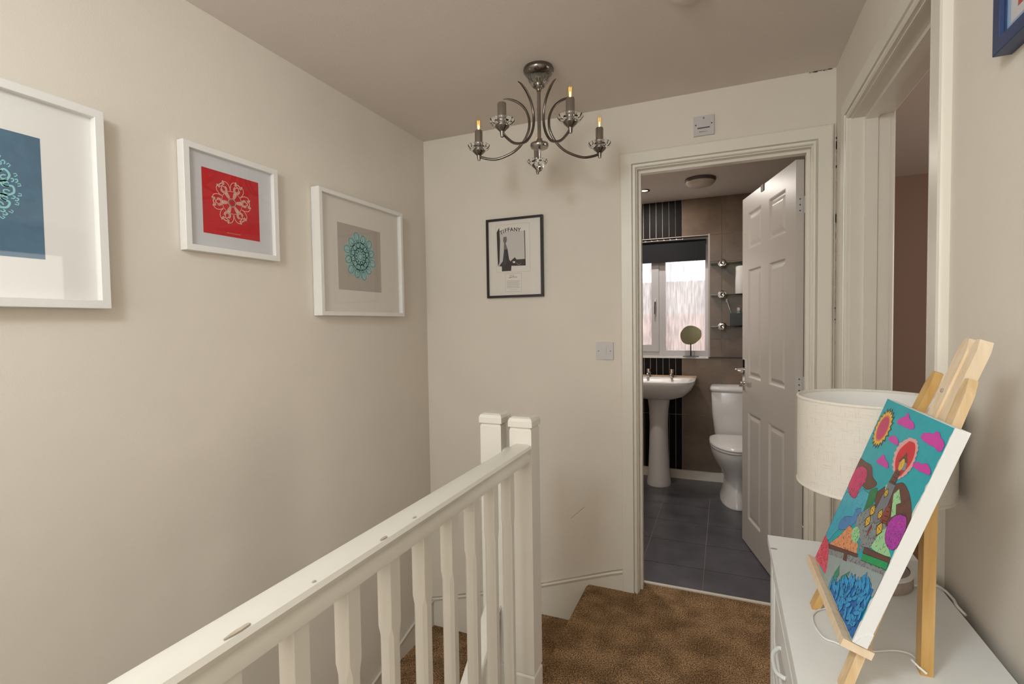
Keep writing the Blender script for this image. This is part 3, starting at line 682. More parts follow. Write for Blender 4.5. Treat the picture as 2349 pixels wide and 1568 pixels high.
box('tile', 'tile', wb, SB1, WX1, BY + .002, BY + .13, WZ1 + .002, WZ1 + .012)
b = B(); bx(b, WX1 - .001, WX1 + .012, BY - .001, BY + .13, WZ0, WZ1 + .012); bx(b, WX0, WX1, BY - .001, BY + .003, WZ1, WZ1 + .006); obj('tile_trim', b, 'grout', wb)
b = B(); bx(b, WX1, BX1, BY - .010, BY, WZ0 - .008, WZ0 + .001); obj('ledge_trim', b, 'skirtdark', wb)
box('skirting_strip', 'gloss', wb, BX0, BX1, BY - .02, BY, 0, .075, bevel=.003)
# window
w1 = sthing('window_1', 'obscured bathroom window with grey white frame')
FY = BY + .11
b = B(); bx(b, WX0, WX1, BY - .004, FY + .02, WZ0 - .012, WZ0); obj('window_sill', b, 'ceramic', w1)
b = B()
for k in range(3): bx(b, -.60 + .052 * k, -.597 + .052 * k, BY - .004, FY, WZ0 - .0005, WZ0 + .0008)
obj('sill_joint', b, 'grout', w1)
fr = B()
for d in ((WX0, WX0 + .03, WZ0, WZ1), (WX1 - .028, WX1, WZ0, WZ1), (WX0 + .03, -.545, WZ0, WZ0 + .048), (-.475, WX1 - .028, WZ0, WZ0 + .048), (WX0 + .03, -.545, WZ1 - .05, WZ1), (-.475, WX1 - .028, WZ1 - .05, WZ1), (-.545, -.475, WZ0, WZ1)): bx(fr, d[0], d[1], FY, FY + .06, d[2], d[3])
obj('window_frame', fr, 'upvc', w1)
b = B()
for d in ((WX0 + .02, WX0 + .07, 1.08, 2.01), (-.592, -.53, 1.08, 2.01), (WX0 + .07, -.592, 1.08, 1.138), (WX0 + .07, -.592, 1.96, 2.01)): bx(b, d[0], d[1], FY - .014, FY + .04, d[2], d[3])
sash = obj('sash', b, 'upvc', w1)
b = B(); bx(b, -.566, -.552, FY - .032, FY - .013, 1.49, 1.54); tube(b, [(-.559, FY - .030, 1.52), (-.559, FY - .044, 1.515), (-.561, FY - .046, 1.44), (-.562, FY - .044, 1.41)], .007, 8); obj('window_handle', b, 'steel', sash, smooth=40)
box('pane', 'frosted', w1, WX0 + .06, -.585, FY + .018, FY + .022, 1.13, 1.97)
box('pane', 'frosted', w1, -.480, WX1 - .024, FY + .024, FY + .028, 1.085, 2.005)
# house across the way, seen blurred through the panes
hs = thing('neighbouring_house', 'red brick house across the way beyond the bathroom window', 'house', (-2.5, 11, -2.6))
b = B(); bx(b, -9, 7, 0, .3, -3, 4.15); hw = obj('brick_wall', b, 'brick_far', hs)
b = B(); prism(b, [Vector((-9.2, -.4, 4.1)), Vector((-9.2, 3.0, 5.0)), Vector((-9.2, 3.0, 4.1))], (16.4, 0, 0)); obj('roof', b, 'grey_dark', hs)
# roller blind
bl = thing('roller_blind', 'black roller blind pulled a little way down the bathroom window', 'blind', (-.504, FY - .03, WZ1))
bi = Matrix.Translation((.504, -(FY - .03), -WZ1))
b = B(); tube(b, [(WX0 + .02, FY - .035, 2.012), (WX1 - .02, FY - .035, 2.012)], .022, 16); o = obj('roller', b, 'blind', bl, smooth=40); o.matrix_parent_inverse = bi
b = B(); bx(b, WX0 + .022, WX1 - .022, FY - .060, FY - .0585, 1.865, 2.012); o = obj('fabric', b, 'blind', bl); o.matrix_parent_inverse = bi
b = B(); bx(b, WX0 + .022, WX1 - .022, FY - .064, FY - .055, 1.853, 1.868); o = obj('bottom_bar', b, 'blind', bl, bevel=.003); o.matrix_parent_inverse = bi
# rest of the bathroom shell
b = B(); bx(b, BX0 - .1, BX0, YB + .12, BY + .2, 0, ZC); struct(obj('wall_bathroom_left', b, 'tile'))
b = B(); bx(b, BX1, .55, YB + .12, BY + .2, 0, ZC); struct(obj('wall_bathroom_right', b, 'tile'))
b = B(); bx(b, BX0, DX0, YB + .121, YB + .13, 0, ZC); bx(b, DX1, BX1, YB + .121, YB + .13, 0, ZC); bx(b, DX0, DX1, YB + .121, YB + .13, DZ, ZC); struct(obj('wall_bathroom_front', b, 'bathceil'))
box('ceiling_bathroom', 'bathceil', None, BX0, BX1, YB + .12, BY + .01, BZ, BZ + .06)['kind'] = 'structure'
fb = sthing('floor_bathroom', 'dark slate tiled bathroom floor')
box('floor_bed', 'grout_dark', fb, BX0, BX1, YB + .118, BY + .01, -.1, -.002)
TS = .3225
ti = None
for i in range(-4, 3):
    for j in range(0, 6):
        x0 = max(BX0, -.100 + TS * i); x1 = min(BX1, -.100 + TS * (i + 1)); y0 = max(YB + .118, 2.535 + TS * j); y1 = min(BY, 2.535 + TS * (j + 1))
        if x1 - x0 < .02 or y1 - y0 < .02: continue
        box('floor_tile', 'slate', fb, x0 + .002, x1 - .002, y0 + .002, y1 - .002, -.008, .0005 * ((i * 7 + j * 3) % 3) * .4)
# ceiling fittings
t = thing('bathroom_ceiling_light', 'round cream flush ceiling light in the bathroom', 'ceiling light', (-.158, 3.90, BZ))
b = B(); lathe(b, [(0, 0), (.104, 0), (.106, -.012), (.100, -.024), (0, -.024)], seg=36); obj('base_ring', b, 'grey_dark', t, smooth=40)
b = B(); lathe(b, [(.100, -.020), (.099, -.030), (.085, -.044), (.055, -.054), (0, -.058)], seg=36); obj('diffuser', b, 'opal', t, smooth=60)
area('bathroom_downlight_and_fill', (-.575, 4.05, BZ - .008), (0, 0, 0), .055, .055, 7, (1, .93, .85)); area('bathroom_downlight_and_fill', (-.80, 3.15, BZ - .008), (0, 0, 0), .055, .055, 9, (1, .93, .85))  # first lights the visible downlight; second is added fill without a fitting
t = thing('downlight', 'small recessed downlight glowing in the bathroom ceiling', 'downlight', (-.575, 4.05, BZ))
b = B(); lathe(b, [(.030, 0), (.046, 0), (.045, -.005), (.032, -.006), (.030, 0)], seg=28); obj('bezel', b, 'chrome_dark', t, smooth=40)
b = B(); lathe(b, [(0, -.003), (.030, -.002), (.030, 0)], seg=20); obj('lens', b, mat('downlight_lens', (1, .9, .75), .5, emit=4, emcol=(1, .85, .65)), t)

# glass shelves with chrome clamps
M['clampc'] = M['steel']
for k, (z, lab) in enumerate(((1.804, 'topmost glass shelf beside the bathroom window'), (1.551, 'middle glass shelf beside the bathroom window'), (1.296, 'lowest glass shelf beside the bathroom window'))):
    t = thing('glass_shelf', lab, 'shelf', (.10, BY, z), group='glass shelves in the bathroom')
    ti_ = Matrix.Translation((-.10, -BY, -z))
    b = B(); bx(b, -.105, .32, BY - .11, BY - .006, z - .004, z + .004); o = obj('shelf_glass', b, 'shelfglass', t, bevel=.001); o.matrix_parent_inverse = ti_
    for x in (-.014, .235):
        b = B(); lathe(b, [(0, .018), (.008, .0185), (.016, .022), (.024, .021), (.030, .014), (.033, .004), (.033, 0), (0, 0)], (x, BY - .11, z), 28, rot=Matrix.Rotation(PI / 2, 3, 'X')); o = obj('clamp', b, 'steel', t, smooth=30); o.matrix_parent_inverse = ti_
        b = B(); tube(b, [(x, BY - .11, z - .010), (x, BY + .001, z - .010)], .008, 10); o = obj('bracket_pin', b, 'steel', t, smooth=40); o.matrix_parent_inverse = ti_
b = B(); lathe(b, [(0, 0), (.052, 0), (.055, .004), (.055, .212), (.050, .220), (.024, .222), (.022, .220), (.022, .10), (0, .10)], (.137, BY - .062, 1.5552), 28)
tag(obj('toilet_roll', b, 'mount', smooth=40), 'tall white paper roll standing on the middle glass shelf', 'roll')
t = thing('tumbler', 'square black tumbler on the lowest glass shelf', 'tumbler', (.09, BY - .060, 1.3002))
b = B()
for d in ((-.047, .047, -.040, -.036), (-.047, .047, .036, .040), (-.047, -.043, -.036, .036), (.043, .047, -.036, .036)): bx(b, *d, .002, .100)
bx(b, -.047, .047, -.040, .040, 0, .004); obj('cup_body', b, 'black', t)
t = thing('toothbrush', 'pale green toothbrush leaning out of the black tumbler', 'toothbrush', (.06, BY - .06, 1.31))
M['mintp'] = mat('mint_plastic', (.28, .50, .47), .35)
b = B(); tube(b, [(.022, .01, -.002), (-.008, 0, .095), (-.018, -.004, .122)], .006, 8); obj('handle', b, 'mintp', t, smooth=40)
b = B(); tube(b, [(-.018, -.004, .122), (-.030, -.006, .165), (-.042, -.007, .205)], .0042, 8); obj('neck', b, 'white', t, smooth=40)
b = B(); bx(b, -.047, -.036, -.016, -.008, .180, .208); obj('bristles', b, 'white', t)
t = thing('toiletry_bottle', 'small clear bottle with a white cap in the black tumbler', 'bottle', (.108, BY - .058, 1.305))
b = B(); lathe(b, [(0, 0), (.016, 0), (.016, .098), (.011, .110), (.011, .118), (0, .118)], seg=16); obj('bottle_body', b, 'mintp', t, smooth=40)
b = B(); lathe(b, [(0, .116), (.013, .116), (.013, .140), (0, .141)], seg=16); obj('cap', b, 'white', t, smooth=40)
# pebble mirror on the sill
t = thing('vanity_mirror', 'pebble shaped mirror on a thin black stand on the bathroom sill', 'mirror', (-.262, BY + .04, WZ0))
M['mirr'] = mat('tinted_mirror', (.36, .37, .26), .10, metal=1)
outl = [(.085, .01), (.078, .045), (.045, .072), (.0, .085), (-.045, .072), (-.078, .030), (-.082, -.010), (-.066, -.052), (-.030, -.072), (.020, -.070), (.055, -.045), (.080, -.015)]
op = [tuple(p)[:2] for p in spline([(x, y, 0) for x, y in outl + outl[:1]], 4)][:-1]
tilt = Matrix.Rotation(R_(4), 3, 'X')
b = B(); prism(b, [tilt @ Vector((x, -.003, y)) + Vector((0, 0, .178)) for x, y in op], (0, .004, 0)); obj('mirror_glass', b, 'mirr', t)
b = B(); prism(b, [tilt @ Vector((x * 1.02, .0015, y * 1.02)) + Vector((0, 0, .178)) for x, y in op], (0, .004, 0)); obj('mirror_back', b, 'black', t)
b = B(); tube(b, [(0, .004, .004), (0, .004, .11)], .005, 8); obj('stem', b, 'black', t, smooth=40)
b = B(); lathe(b, [(0, 0), (.065, 0), (.065, .003), (.06, .005), (0, .005)], (0, .0, .0005), 28); obj('base', b, 'black', t, smooth=30)

# ------------------------------------------------------------------ basin
t = thing('wash_basin', 'white pedestal wash basin under the bathroom window', 'basin', (-.50, 4.225, 0))
def srect(hw, y0, y1, z, n=32, e=3.2):
    c = (y0 + y1) / 2; hd = (y1 - y0) / 2; out = []
    for k in range(n):
        a = 2 * PI * k / n; ca, sa = math.cos(a), math.sin(a); ex = e if sa < 0 else 6
        out.append(Vector((math.copysign(abs(ca) ** (2 / ex), ca) * hw, c + math.copysign(abs(sa) ** (2 / ex), sa) * hd, z)))
    return out
b = B()
loft(b, [srect(.08, .02, .20, .705), srect(.13, -.06, .22, .715), srect(.205, -.15, .24, .745), srect(.262, -.195, .245, .80), srect(.284, -.212, .25, .842), srect(.290, -.218, .25, .862), srect(.288, -.216, .25, .870), srect(.276, -.204, .246, .874),
          srect(.250, -.178, .135, .872), srect(.240, -.168, .125, .860), srect(.20, -.12, .10, .79), srect(.10, -.05, .06, .755)])
obj('bowl', b, 'ceramic', t, smooth=50)
b = B(); bx(b, -.288, .288, .225, .249, .866, .884); obj('back_lip', b, mat('timber_edge_strip', (.62, .42, .26), .5), t, bevel=.004)
b = B(); loft(b, [[Vector((hw * math.cos(2 * PI * k / 24), .07 + hd * math.sin(2 * PI * k / 24), z)) for k in range(24)] for hw, hd, z in ((.098, .12, 0), (.098, .12, .02), (.088, .105, .08), (.078, .095, .3), (.074, .09, .5), (.078, .095, .62), (.09, .11, .72))]); obj('pedestal', b, 'ceramic', t, smooth=50)
for sx in (-1, 1):
    tp_ = B(); x = sx * .095 - .0
    lathe(tp_, [(.020, .872), (.020, .884), (.015, .890), (.014, .914), (.019, .916), (.020, .936), (.014, .944), (0, .946)], (x, .175, 0), 20)
    tube(tp_, [(x, .172, .900), (x, .13, .904), (x, .095, .898), (x, .088, .888)], .010, 10)
    obj('tap', tp_, 'steel', t, smooth=40)
b = B(); lathe(b, [(0, 0), (.008, 0), (.008, .002)], (.04, .1255, .85), 12, rot=Matrix.Rotation(PI / 2, 3, 'X')); obj('overflow_hole', b, 'grey_dark', t)

# ------------------------------------------------------------------ toilet
t = thing('toilet', 'white close coupled toilet with the lid down', 'toilet', (.088, 4.15, 0))
b = B(); loft(b, [srect(hw, y0, y1, z, 28, 5) for hw, y0, y1, z in ((.150, .15, .335, .415), (.160, .14, .335, .44), (.178, .125, .338, .60), (.185, .12, .34, .775), (.180, .125, .338, .785))]); cis = obj('cistern', b, 'ceramic', t, smooth=50)
b = B(); loft(b, [srect(hw, y0, y1, z, 28, 5) for hw, y0, y1, z in ((.186, .115, .343, .782), (.193, .108, .345, .790), (.193, .108, .345, .806), (.180, .12, .34, .820))]); lid_ = obj('cistern_lid', b, 'ceramic', t, smooth=50)
b = B(); bx(b, .02, .09, .17, .21, .8205, .83); obj('flush_lever', b, 'steel', lid_, bevel=.003)
def oval(hw, yf, yb, z, n=32):
    out = []
    for k in range(n):
        a = 2 * PI * k / n; ca, sa = math.cos(a), math.sin(a)
        if sa < 0: out.append(Vector((hw * ca, -sa * (yf + .08) * 1 - .08 if False else -.02 + sa * (-.02 - yf), z)))
        else: out.append(Vector((math.copysign(abs(ca) ** .55, ca) * hw, -.02 + sa ** .55 * (yb + .02), z)))
    return out
b = B(); loft(b, [oval(hw, yf, yb, z) for hw, yf, yb, z in ((.118, -.30, .12, 0), (.118, -.30, .12, .015), (.098, -.24, .12, .08), (.090, -.20, .12, .16), (.105, -.23, .13, .22), (.15, -.31, .14, .29), (.178, -.355, .15, .35), (.186, -.37, .15, .39), (.186, -.37, .15, .405), (.17, -.35, .14, .41))]); obj('pan', b, 'ceramic', t, smooth=60)
b = B(); loft(b, [oval(hw, yf, yb, z) for hw, yf, yb, z in ((.18, -.365, .11, .411), (.192, -.38, .115, .414), (.192, -.38, .115, .424), (.185, -.372, .11, .428))]); obj('seat', b, 'ceramic', t, smooth=60)
b = B(); loft(b, [oval(hw, yf, yb, z) for hw, yf, yb, z in ((.186, -.375, .11, .430), (.194, -.384, .113, .434), (.192, -.38, .112, .446), (.170, -.34, .10, .455), (.10, -.22, .05, .460))]); obj('lid', b, 'ceramic', t, smooth=60)

# ------------------------------------------------------------------ bathroom door
DA = R_(75); dw, dh, dt = .757, 2.052, .035
d1 = sthing('door_1', 'white six panel bathroom door standing open'); d1.location = (.332, 2.624, .008); d1.rotation_euler = (0, 0, -DA)
# closed pose: leaf runs along -X from the pin, landing face at y = -dt
cols = [(.113, .334), (.441, .661)]; rows = [(.158, .800), (.995, 1.632), (1.742, 1.956)]
xs = sorted({0, dw, *[c for p in cols for c in p]}); zs = sorted({0, dh, *[c for p in rows for c in p]})
b = B()
def isp(x, z): return any(a < x < c for a, c in cols) and any(a < z < c for a, c in rows)
for i in range(len(xs) - 1):
    for j in range(len(zs) - 1):
        if not isp((xs[i] + xs[i + 1]) / 2, (zs[j] + zs[j + 1]) / 2):
            for yy in (-dt, 0):
                b.faces.new([b.verts.new(p) for p in ((-xs[i], yy, zs[j]), (-xs[i + 1], yy, zs[j]), (-xs[i + 1], yy, zs[j + 1]), (-xs[i], yy, zs[j + 1]))])
for (x0, z0, x1, z1) in ((0, 0, 0, dh), (dw, 0, dw, dh), (0, 0, dw, 0), (0, dh, dw, dh)):
    b.faces.new([b.verts.new(p) for p in ((-x0, -dt, z0), (-x1, -dt, z1), (-x1, 0, z1), (-x0, 0, z0))])
bmesh.ops.remove_doubles(b, verts=b.verts, dist=1e-5)
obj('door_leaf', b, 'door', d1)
for a, c in cols:
    for e, f in rows:
        b = B()
        for sgn, y in ((1, -dt), (-1, 0)):
            rings = []
            for ins, dp in ((0, 0), (.006, .0005), (.014, .010), (.022, .010), (.040, .003), (.046, .0025)):
                rings.append([b.verts.new(p) for p in ((-(a + ins), y + sgn * dp, e + ins), (-(c - ins), y + sgn * dp, e + ins), (-(c - ins), y + sgn * dp, f - ins), (-(a + ins), y + sgn * dp, f - ins))])
            for r0, r1 in zip(rings, rings[1:]):
                for k in range(4): b.faces.new((r0[k], r0[(k + 1) % 4], r1[(k + 1) % 4], r1[k]))
            b.faces.new(rings[-1])
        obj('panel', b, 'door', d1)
hd = B(); bx(hd, -.735, -.695, -dt - .006, -dt, .918, 1.100)
hdl = obj('handle_plate', hd, 'steel', d1, bevel=.004)
b = B(); tube(b, [(-.715, -dt - .005, 1.040), (-.715, -dt - .05, 1.040)], .009, 12); tube(b, spline([(-.715, -dt - .048, 1.040), (-.69, -dt - .054, 1.041), (-.65, -dt - .052, 1.036), (-.605, -dt - .050, 1.038)], 4), .008, 10); obj('lever', b, 'steel', hdl, smooth=40)
b = B(); lathe(b, [(0, .016), (.008, .016), (.010, .010), (.010, 0)], (-.715, -dt - .005, .962), 14, rot=Matrix.Rotation(PI / 2, 3, 'X')); obj('thumb_turn', b, 'steel', hdl, smooth=40)
b = B(); bx(b, -.735, -.695, 0, .006, .918, 1.100); tube(b, [(-.715, .005, 1.04), (-.715, .05, 1.04)], .009, 10); tube(b, [(-.715, .048, 1.04), (-.605, .05, 1.038)], .008, 8); obj('handle_plate', b, 'steel', d1)
for z in (1.85, 1.035, .20):
    b = B(); bx(b, 0, .0012, -dt + .003, -.002, z - .038, z + .038); tube(b, [(.005, .003, z - .038), (.005, .003, z + .038)], .005, 10); hg = obj('hinge', b, 'platew', d1)
    for dz in (-.026, 0, .026):
        b = B(); lathe(b, [(0, .0005), (.0035, .0005), (.0035, -.001)], (.0015, -dt / 2, z + dz), 10, rot=Matrix.Rotation(PI / 2, 3, 'Y')); obj('screw', b, 'grey_dark', hg)
b = B(); bx(b, -.44, -.40, -dt - .004, -dt + .004, 2.020, dh + .002); obj('coat_hook_strap', b, 'grey_dark', d1)

# ------------------------------------------------------------------ dresser
DZT, DXF, DXB, DYF = .789, .103, .407, 1.428
DYN = .40
dr = thing('dresser', 'pale grey painted narrow chest of drawers against the right wall', 'dresser', (.255, .92, 0))
di = Matrix.Translation((-.255, -.92, 0))
def DP(name, bm, m='dresser', parent=dr, **k):
    o = obj(name, bm, m, parent, **k)
    if parent is dr: o.matrix_parent_inverse = di
    return o
b = B(); bx(b, DXF, DXB, DYN, DYF, DZT - .020, DZT); DP('top', b, bevel=.003)
b = B(); bx(b, DXF + .022, DXB - .004, DYN + .015, DYF - .015, .06, DZT - .020); DP('carcass', b)
for d in ((DXF + .006, DXF + .022, DYF - .05, DYF - .014, 0, DZT - .020), (DXF + .006, DXF + .022, DYN + .014, DYN + .05, 0, DZT - .020), (DXB - .03, DXB - .004, DYF - .05, DYF - .014, 0, .06), (DXB - .03, DXB - .004, DYN + .014, DYN + .05, 0, .06)):
    b = B(); bx(b, *d); DP('corner_post', b, bevel=.003)
nd = 3
for c in range(2):
    ya = DYN + .06 + c * (DYF - DYN - .11) / 2; yb = ya + (DYF - DYN - .13) / 2
    for r in range(nd):
        z0 = .09 + r * .222; z1 = z0 + .205
        b = B(); rings = []
        for ins, pr2 in ((0, 0), (0, .012), (.006, .015), (.022, .015), (.030, .009), (.038, .009), (.046, .013)):
            rings.append([Vector((DXF + .022 - pr2, y, z)) for y, z in ((ya + ins, z0 + ins), (yb - ins, z0 + ins), (yb - ins, z1 - ins), (ya + ins, z1 - ins))])
        loft(b, rings); dwr = DP('drawer', b)
        ym, zm = (ya + yb) / 2, (z0 + z1) / 2; b = B(); tube(b, spline([(DXF + .009, ym - .05, zm), (DXF + .002, ym - .046, zm), (DXF - .007, ym - .025, zm - .004), (DXF - .008, ym + .025, zm - .004), (DXF + .002, ym + .046, zm), (DXF + .009, ym + .05, zm)], 4), .0045, 8); obj('drawer_handle', b, 'dresser', dwr, smooth=50)
b = B(); p = px(1775, 1258, (0, 0, DZT), (0, 0, 1)); prism(b, [Vector((p.x + .008 * math.cos(a) , p.y + .0035 * math.sin(a), DZT)) for a in [2 * PI * k / 8 for k in range(8)]], (0, 0, .0006)); DP('paint_chip', b, 'drift')

# ------------------------------------------------------------------ table lamp
LX, LY = .287, 1.262
lp = thing('table_lamp', 'table lamp with an oatmeal linen drum shade and weathered wood base on the dresser', 'lamp', (LX, LY, DZT))
b = B(); lathe(b, [(0, 0), (.070, 0), (.072, .003), (.072, .024), (.070, .028), (.066, .029), (.062, .026), (.060, .024), (0, .024)], seg=40); obj('base', b, 'drift', lp, smooth=40)
b = B(); lathe(b, [(.0665, .0285), (.0725, .026), (.0730, .030), (.0665, .032)], seg=40); obj('base_rim', b, 'mount', lp, smooth=40)
for k in range(3):
    b = B(); tube(b, spline([(.026 * math.cos(2.1 * k + s * 4.0) * (1 + .15 * math.sin(5 * s)), .026 * math.sin(2.1 * k + s * 4.0), .022 + .21 * s) for s in [q / 8 for q in range(9)]], 3), .016, 8); obj('twisted_stem', b, 'drift', lp, smooth=60)
b = B(); lathe(b, [(.012, .228), (.016, .232), (.016, .275), (0, .277)], seg=16); obj('lamp_holder', b, 'white', lp, smooth=40)
b = B(); r = .1375; z0, z1 = .200, .385
lathe(b, [(r, z0), (r, z1)], seg=64); lathe(b, [(r - .002, z1), (r - .002, z0)], seg=64)
me = obj('shade', b, 'linen', lp, smooth=60)
b = B(); lathe(b, [(r - .0025, z0 + .002), (r - .0025, z1 - .002)], seg=64); obj('shade_lining', b, 'linenw', me, smooth=60)
for z in (z0, z1):
    b = B(); lathe(b, [(r + .0012, z - .003), (r + .0018, z), (r + .0005, z + .002), (r - .003, z + .002), (r - .0035, z - .003), (r + .0012, z - .003)], seg=64); obj('shade_rim', b, 'linen', me, smooth=60)
b = B()
for k in range(3): tube(b, [(.014 * math.cos(2.1 * k), .014 * math.sin(2.1 * k), .276), (r * math.cos(2.1 * k) * .985, r * math.sin(2.1 * k) * .985, .362)], .0015, 6)
obj('shade_spider', b, 'white', me)
def onz(x, y, h=.0026): p = px(x, y, (0, 0, DZT + h), (0, 0, 1)); return p
# flex running off behind the dresser top
pts = [Vector((LX + .06, LY - .02, DZT + .006)), onz(2142, 1342), onz(2165, 1352), onz(2188, 1375)]
e_ = px(2207, 1404, (.412, 0, 0), (1, 0, 0)); e2_ = px(2212, 1418, (.414, 0, 0), (1, 0, 0))
pts += [Vector((.408, pts[-1].y - .025, DZT + .0035)), Vector((.4145, pts[-1].y - .045, DZT - .003))]
b = B(); tube(b, [p - Vector((LX, LY, DZT)) for p in spline(pts, 6)], .0026, 8); obj('flex', b, 'cord', lp, smooth=60)

# ------------------------------------------------------------------ easel
K = .95
def kx(v): return CAM + (Vector(v) - CAM) * K
EO = kx((.173, 1.178, .851)); ph, th = .022, .345
eu = Vector((math.sin(ph), -math.cos(ph), 0)); en0 = Vector((-math.cos(ph), -math.sin(ph), 0))
ev = -en0 * math.sin(th) + Vector((0, 0, math.cos(th))); en = eu.cross(ev); en = en if en.dot(en0) > 0 else -en
cw, chh, ct = .292 * K, .355 * K, .019 * K
es = thing('tabletop_easel', 'small pine tabletop easel standing on the grey dresser', 'easel', (EO.x, EO.y - .13, DZT))
ei = Matrix.Translation((-EO.x, -(EO.y - .13), -DZT))
def ep(u, v, d): return EO + eu * u + ev * v - en * d      # d = behind the canvas face
def beam(name, a, c, wdt, d0, d1, m, tip=0., clipz=None):
    """flat bar in the easel plane from (u,v) a to c"""
    dx, dy = c[0] - a[0], c[1] - a[1]; l = math.hypot(dx, dy); nx, ny = -dy / l * wdt / 2, dx / l * wdt / 2; tx, ty = dx / l, dy / l
    po = [(a[0] + nx, a[1] + ny), (a[0] - nx, a[1] - ny), (c[0] - nx, c[1] - ny), (c[0] - nx * .45 + tx * tip, c[1] - ny * .45 + ty * tip), (c[0] + nx * .45 + tx * tip, c[1] + ny * .45 + ty * tip), (c[0] + nx, c[1] + ny)]
    bm = B(); prism(bm, [ep(u, v, d0) for u, v in po], -en * (d1 - d0))
    if clipz is not None:
        bmesh.ops.bisect_plane(bm, geom=bm.verts[:] + bm.edges[:] + bm.faces[:], plane_co=(0, 0, clipz), plane_no=(0, 0, -1), clear_outer=True)
        bmesh.ops.holes_fill(bm, edges=[e for e in bm.edges if e.is_boundary])
    o = obj(name, bm, m, es, bevel=.0012 if clipz is None else 0); o.matrix_parent_inverse = ei; return o
d0 = ct + .001; d1_ = d0 + .012
beam('front_leg', (.018 * K, -.125 * K), (.083 * K, .405 * K), .024, d0, d1_, 'pine_dark', .022, DZT)
beam('front_leg', (.268 * K, -.125 * K), (.210 * K, .405 * K), .024, d0, d1_, 'pine', .022, DZT)
beam('mast', (.148 * K, -.045 * K), (.150 * K, .470 * K), .030, d0 - .0002, d0 + .016, 'pine_pale', .020)
beam('mast_batten', (.171 * K, .10 * K), (.178 * K, .475 * K), .022, d0 + .003, d0 + .02, 'pine_pale', .016)
b = B(); prism(b, [ep(-.012 * K, v, d) for v, d in ((-.003, ct + .013), (-.003, -.010), (-.015, -.010), (-.015, ct + .013))], eu * (.300 * K)); o = obj('ledge', b, 'pine_pale', es, bevel=.0015); o.matrix_parent_inverse = ei
bf = kx((.303, 1.003, .76)); bt = px(2131, 1120, ep(0, 0, d0 + .022), en)
b = B(); ax = (bt - bf).normalized(); sx_ = Vector((0, 1, 0)); sx_ = (sx_ - ax * sx_.dot(ax)).normalized(); sy_ = ax.cross(sx_)
loft(b, [[p + sx_ * a + sy_ * c for a, c in ((-.0115, -.008), (.0115, -.008), (.0115, .008), (-.0115, .008))] for p in (bf, bt)])
for v in b.verts:
    if v.co.z < DZT + .03: v.co.z = DZT
o = obj('back_leg', b, 'pine_dark', es); o.matrix_parent_inverse = ei
b = B(); lathe(b, [(0, .003), (.003, .002), (.0035, 0)], ep(.150 * K, .40 * K, d0 - .0004), 10, rot=en.to_track_quat('Z', 'Y').to_matrix()); o = obj('peg', b, 'drift', es); o.matrix_parent_inverse = ei
# retaining string looped between front legs and back leg
ss = [onz(1925, 1395), onz(1885, 1396), onz(1866, 1408), onz(1868, 1432), onz(1890, 1462), onz(1915, 1472), onz(1950, 1486), onz(2000, 1493), onz(2050, 1491), onz(2085, 1498), onz(2104, 1512), bf + Vector((-.004, -.010, .018))]
b = B(); tube(b, spline(ss, 6), .0016, 8); o = obj('retaining_string', b, 'cord', es, smooth=60); o.matrix_parent_inverse = ei
b = B(); kn = bf + Vector((-.012, -.012, .014))
for k in range(3): tube(b, [kn + Vector((-.004 * k, 0, .004 * k)), kn + Vector((.010, -.006 + .005 * k, -.006 - .003 * k))], .0015, 6)
o = obj('string_knot', b, 'cord', es); o.matrix_parent_inverse = ei

# ------------------------------------------------------------------ painted canvas
cv = thing('painted_canvas', 'stretched canvas painted with a teal sky, tower, pink clouds and blue flowers', 'painting', EO + eu * cw / 2)
ci = Matrix.Translation(-(EO + eu * cw / 2))
b = B(); prism(b, [ep(u, v, 0) for u, v in ((0, 0), (cw, 0), (cw, chh), (0, chh))], -en * ct); o = obj('stretched_canvas', b, 'canvas', cv, bevel=.0015); o.matrix_parent_inverse = ci
b = B(); prism(b, [ep(cw, v, d) for v, d in ((.001, .002), (.001, ct), (.024, ct), (.012, .006))], eu * .003); o = obj('corner_fold', b, 'canvas', cv); o.matrix_parent_inverse = ci
PA = {'sky': (.010, .42, .50), 'pinkc': (.68, .045, .42), 'yell': (.85, .52, .04), 'oran': (.78, .20, .06), 'core': (.62, .03, .16), 'glowp': (.86, .40, .38), 'redg': (.70, .02, .035), 'brn': (.145, .055, .040), 'grey': (.20, .22, .25), 'stone': (.27, .30, .31), 'lgreen': (.38, .72, .36), 'green': (.02, .22, .07), 'hedge': (.01, .36, .12), 'sea': (.06, .46, .62), 'wave': (.09, .27, .58), 'sand': (.82, .35, .16), 'purp': (.42, .04, .42), 'rose': (.66, .03, .15), 'coralp': (.78, .07, .14), 'path': (.34, .41, .41), 'blu': (.012, .16, .50), 'blul': (.03, .36, .75), 'dark': (.02, .015, .02), 'brick': (.28, .06, .04), 'leaf': (.04, .28, .16)}
for k, c in PA.items(): M['p_' + k] = mat('acrylic_' + k, c, .45, var=.12, vscale=60)
sh = Sheet(EO, eu, ev, en)
def cu(x, y):
    p = px(1850 + x / 2.53, 880 + y / 2.53, EO, en) - EO; return (p.dot(eu), p.dot(ev))
def clampc(q, mg=.0008): return (min(max(q[0], mg), cw - mg), min(max(q[1], mg), chh - mg))
def pp(pts, m, h): sh.poly([clampc(cu(*p)) for p in pts], 'p_' + m, h)
edge = [(cw - .0008 - random.random() * .0055, chh * k / 46) for k in range(1, 46)]
sh.poly([(.0008, .0008), (cw - .003, .0008)] + edge + [(cw - .002, chh - .0008), (.0008, chh - .0008)], 'p_sky', .0002)
LH = [.0003]
def nh(): LH[0] += .000005; return LH[0]
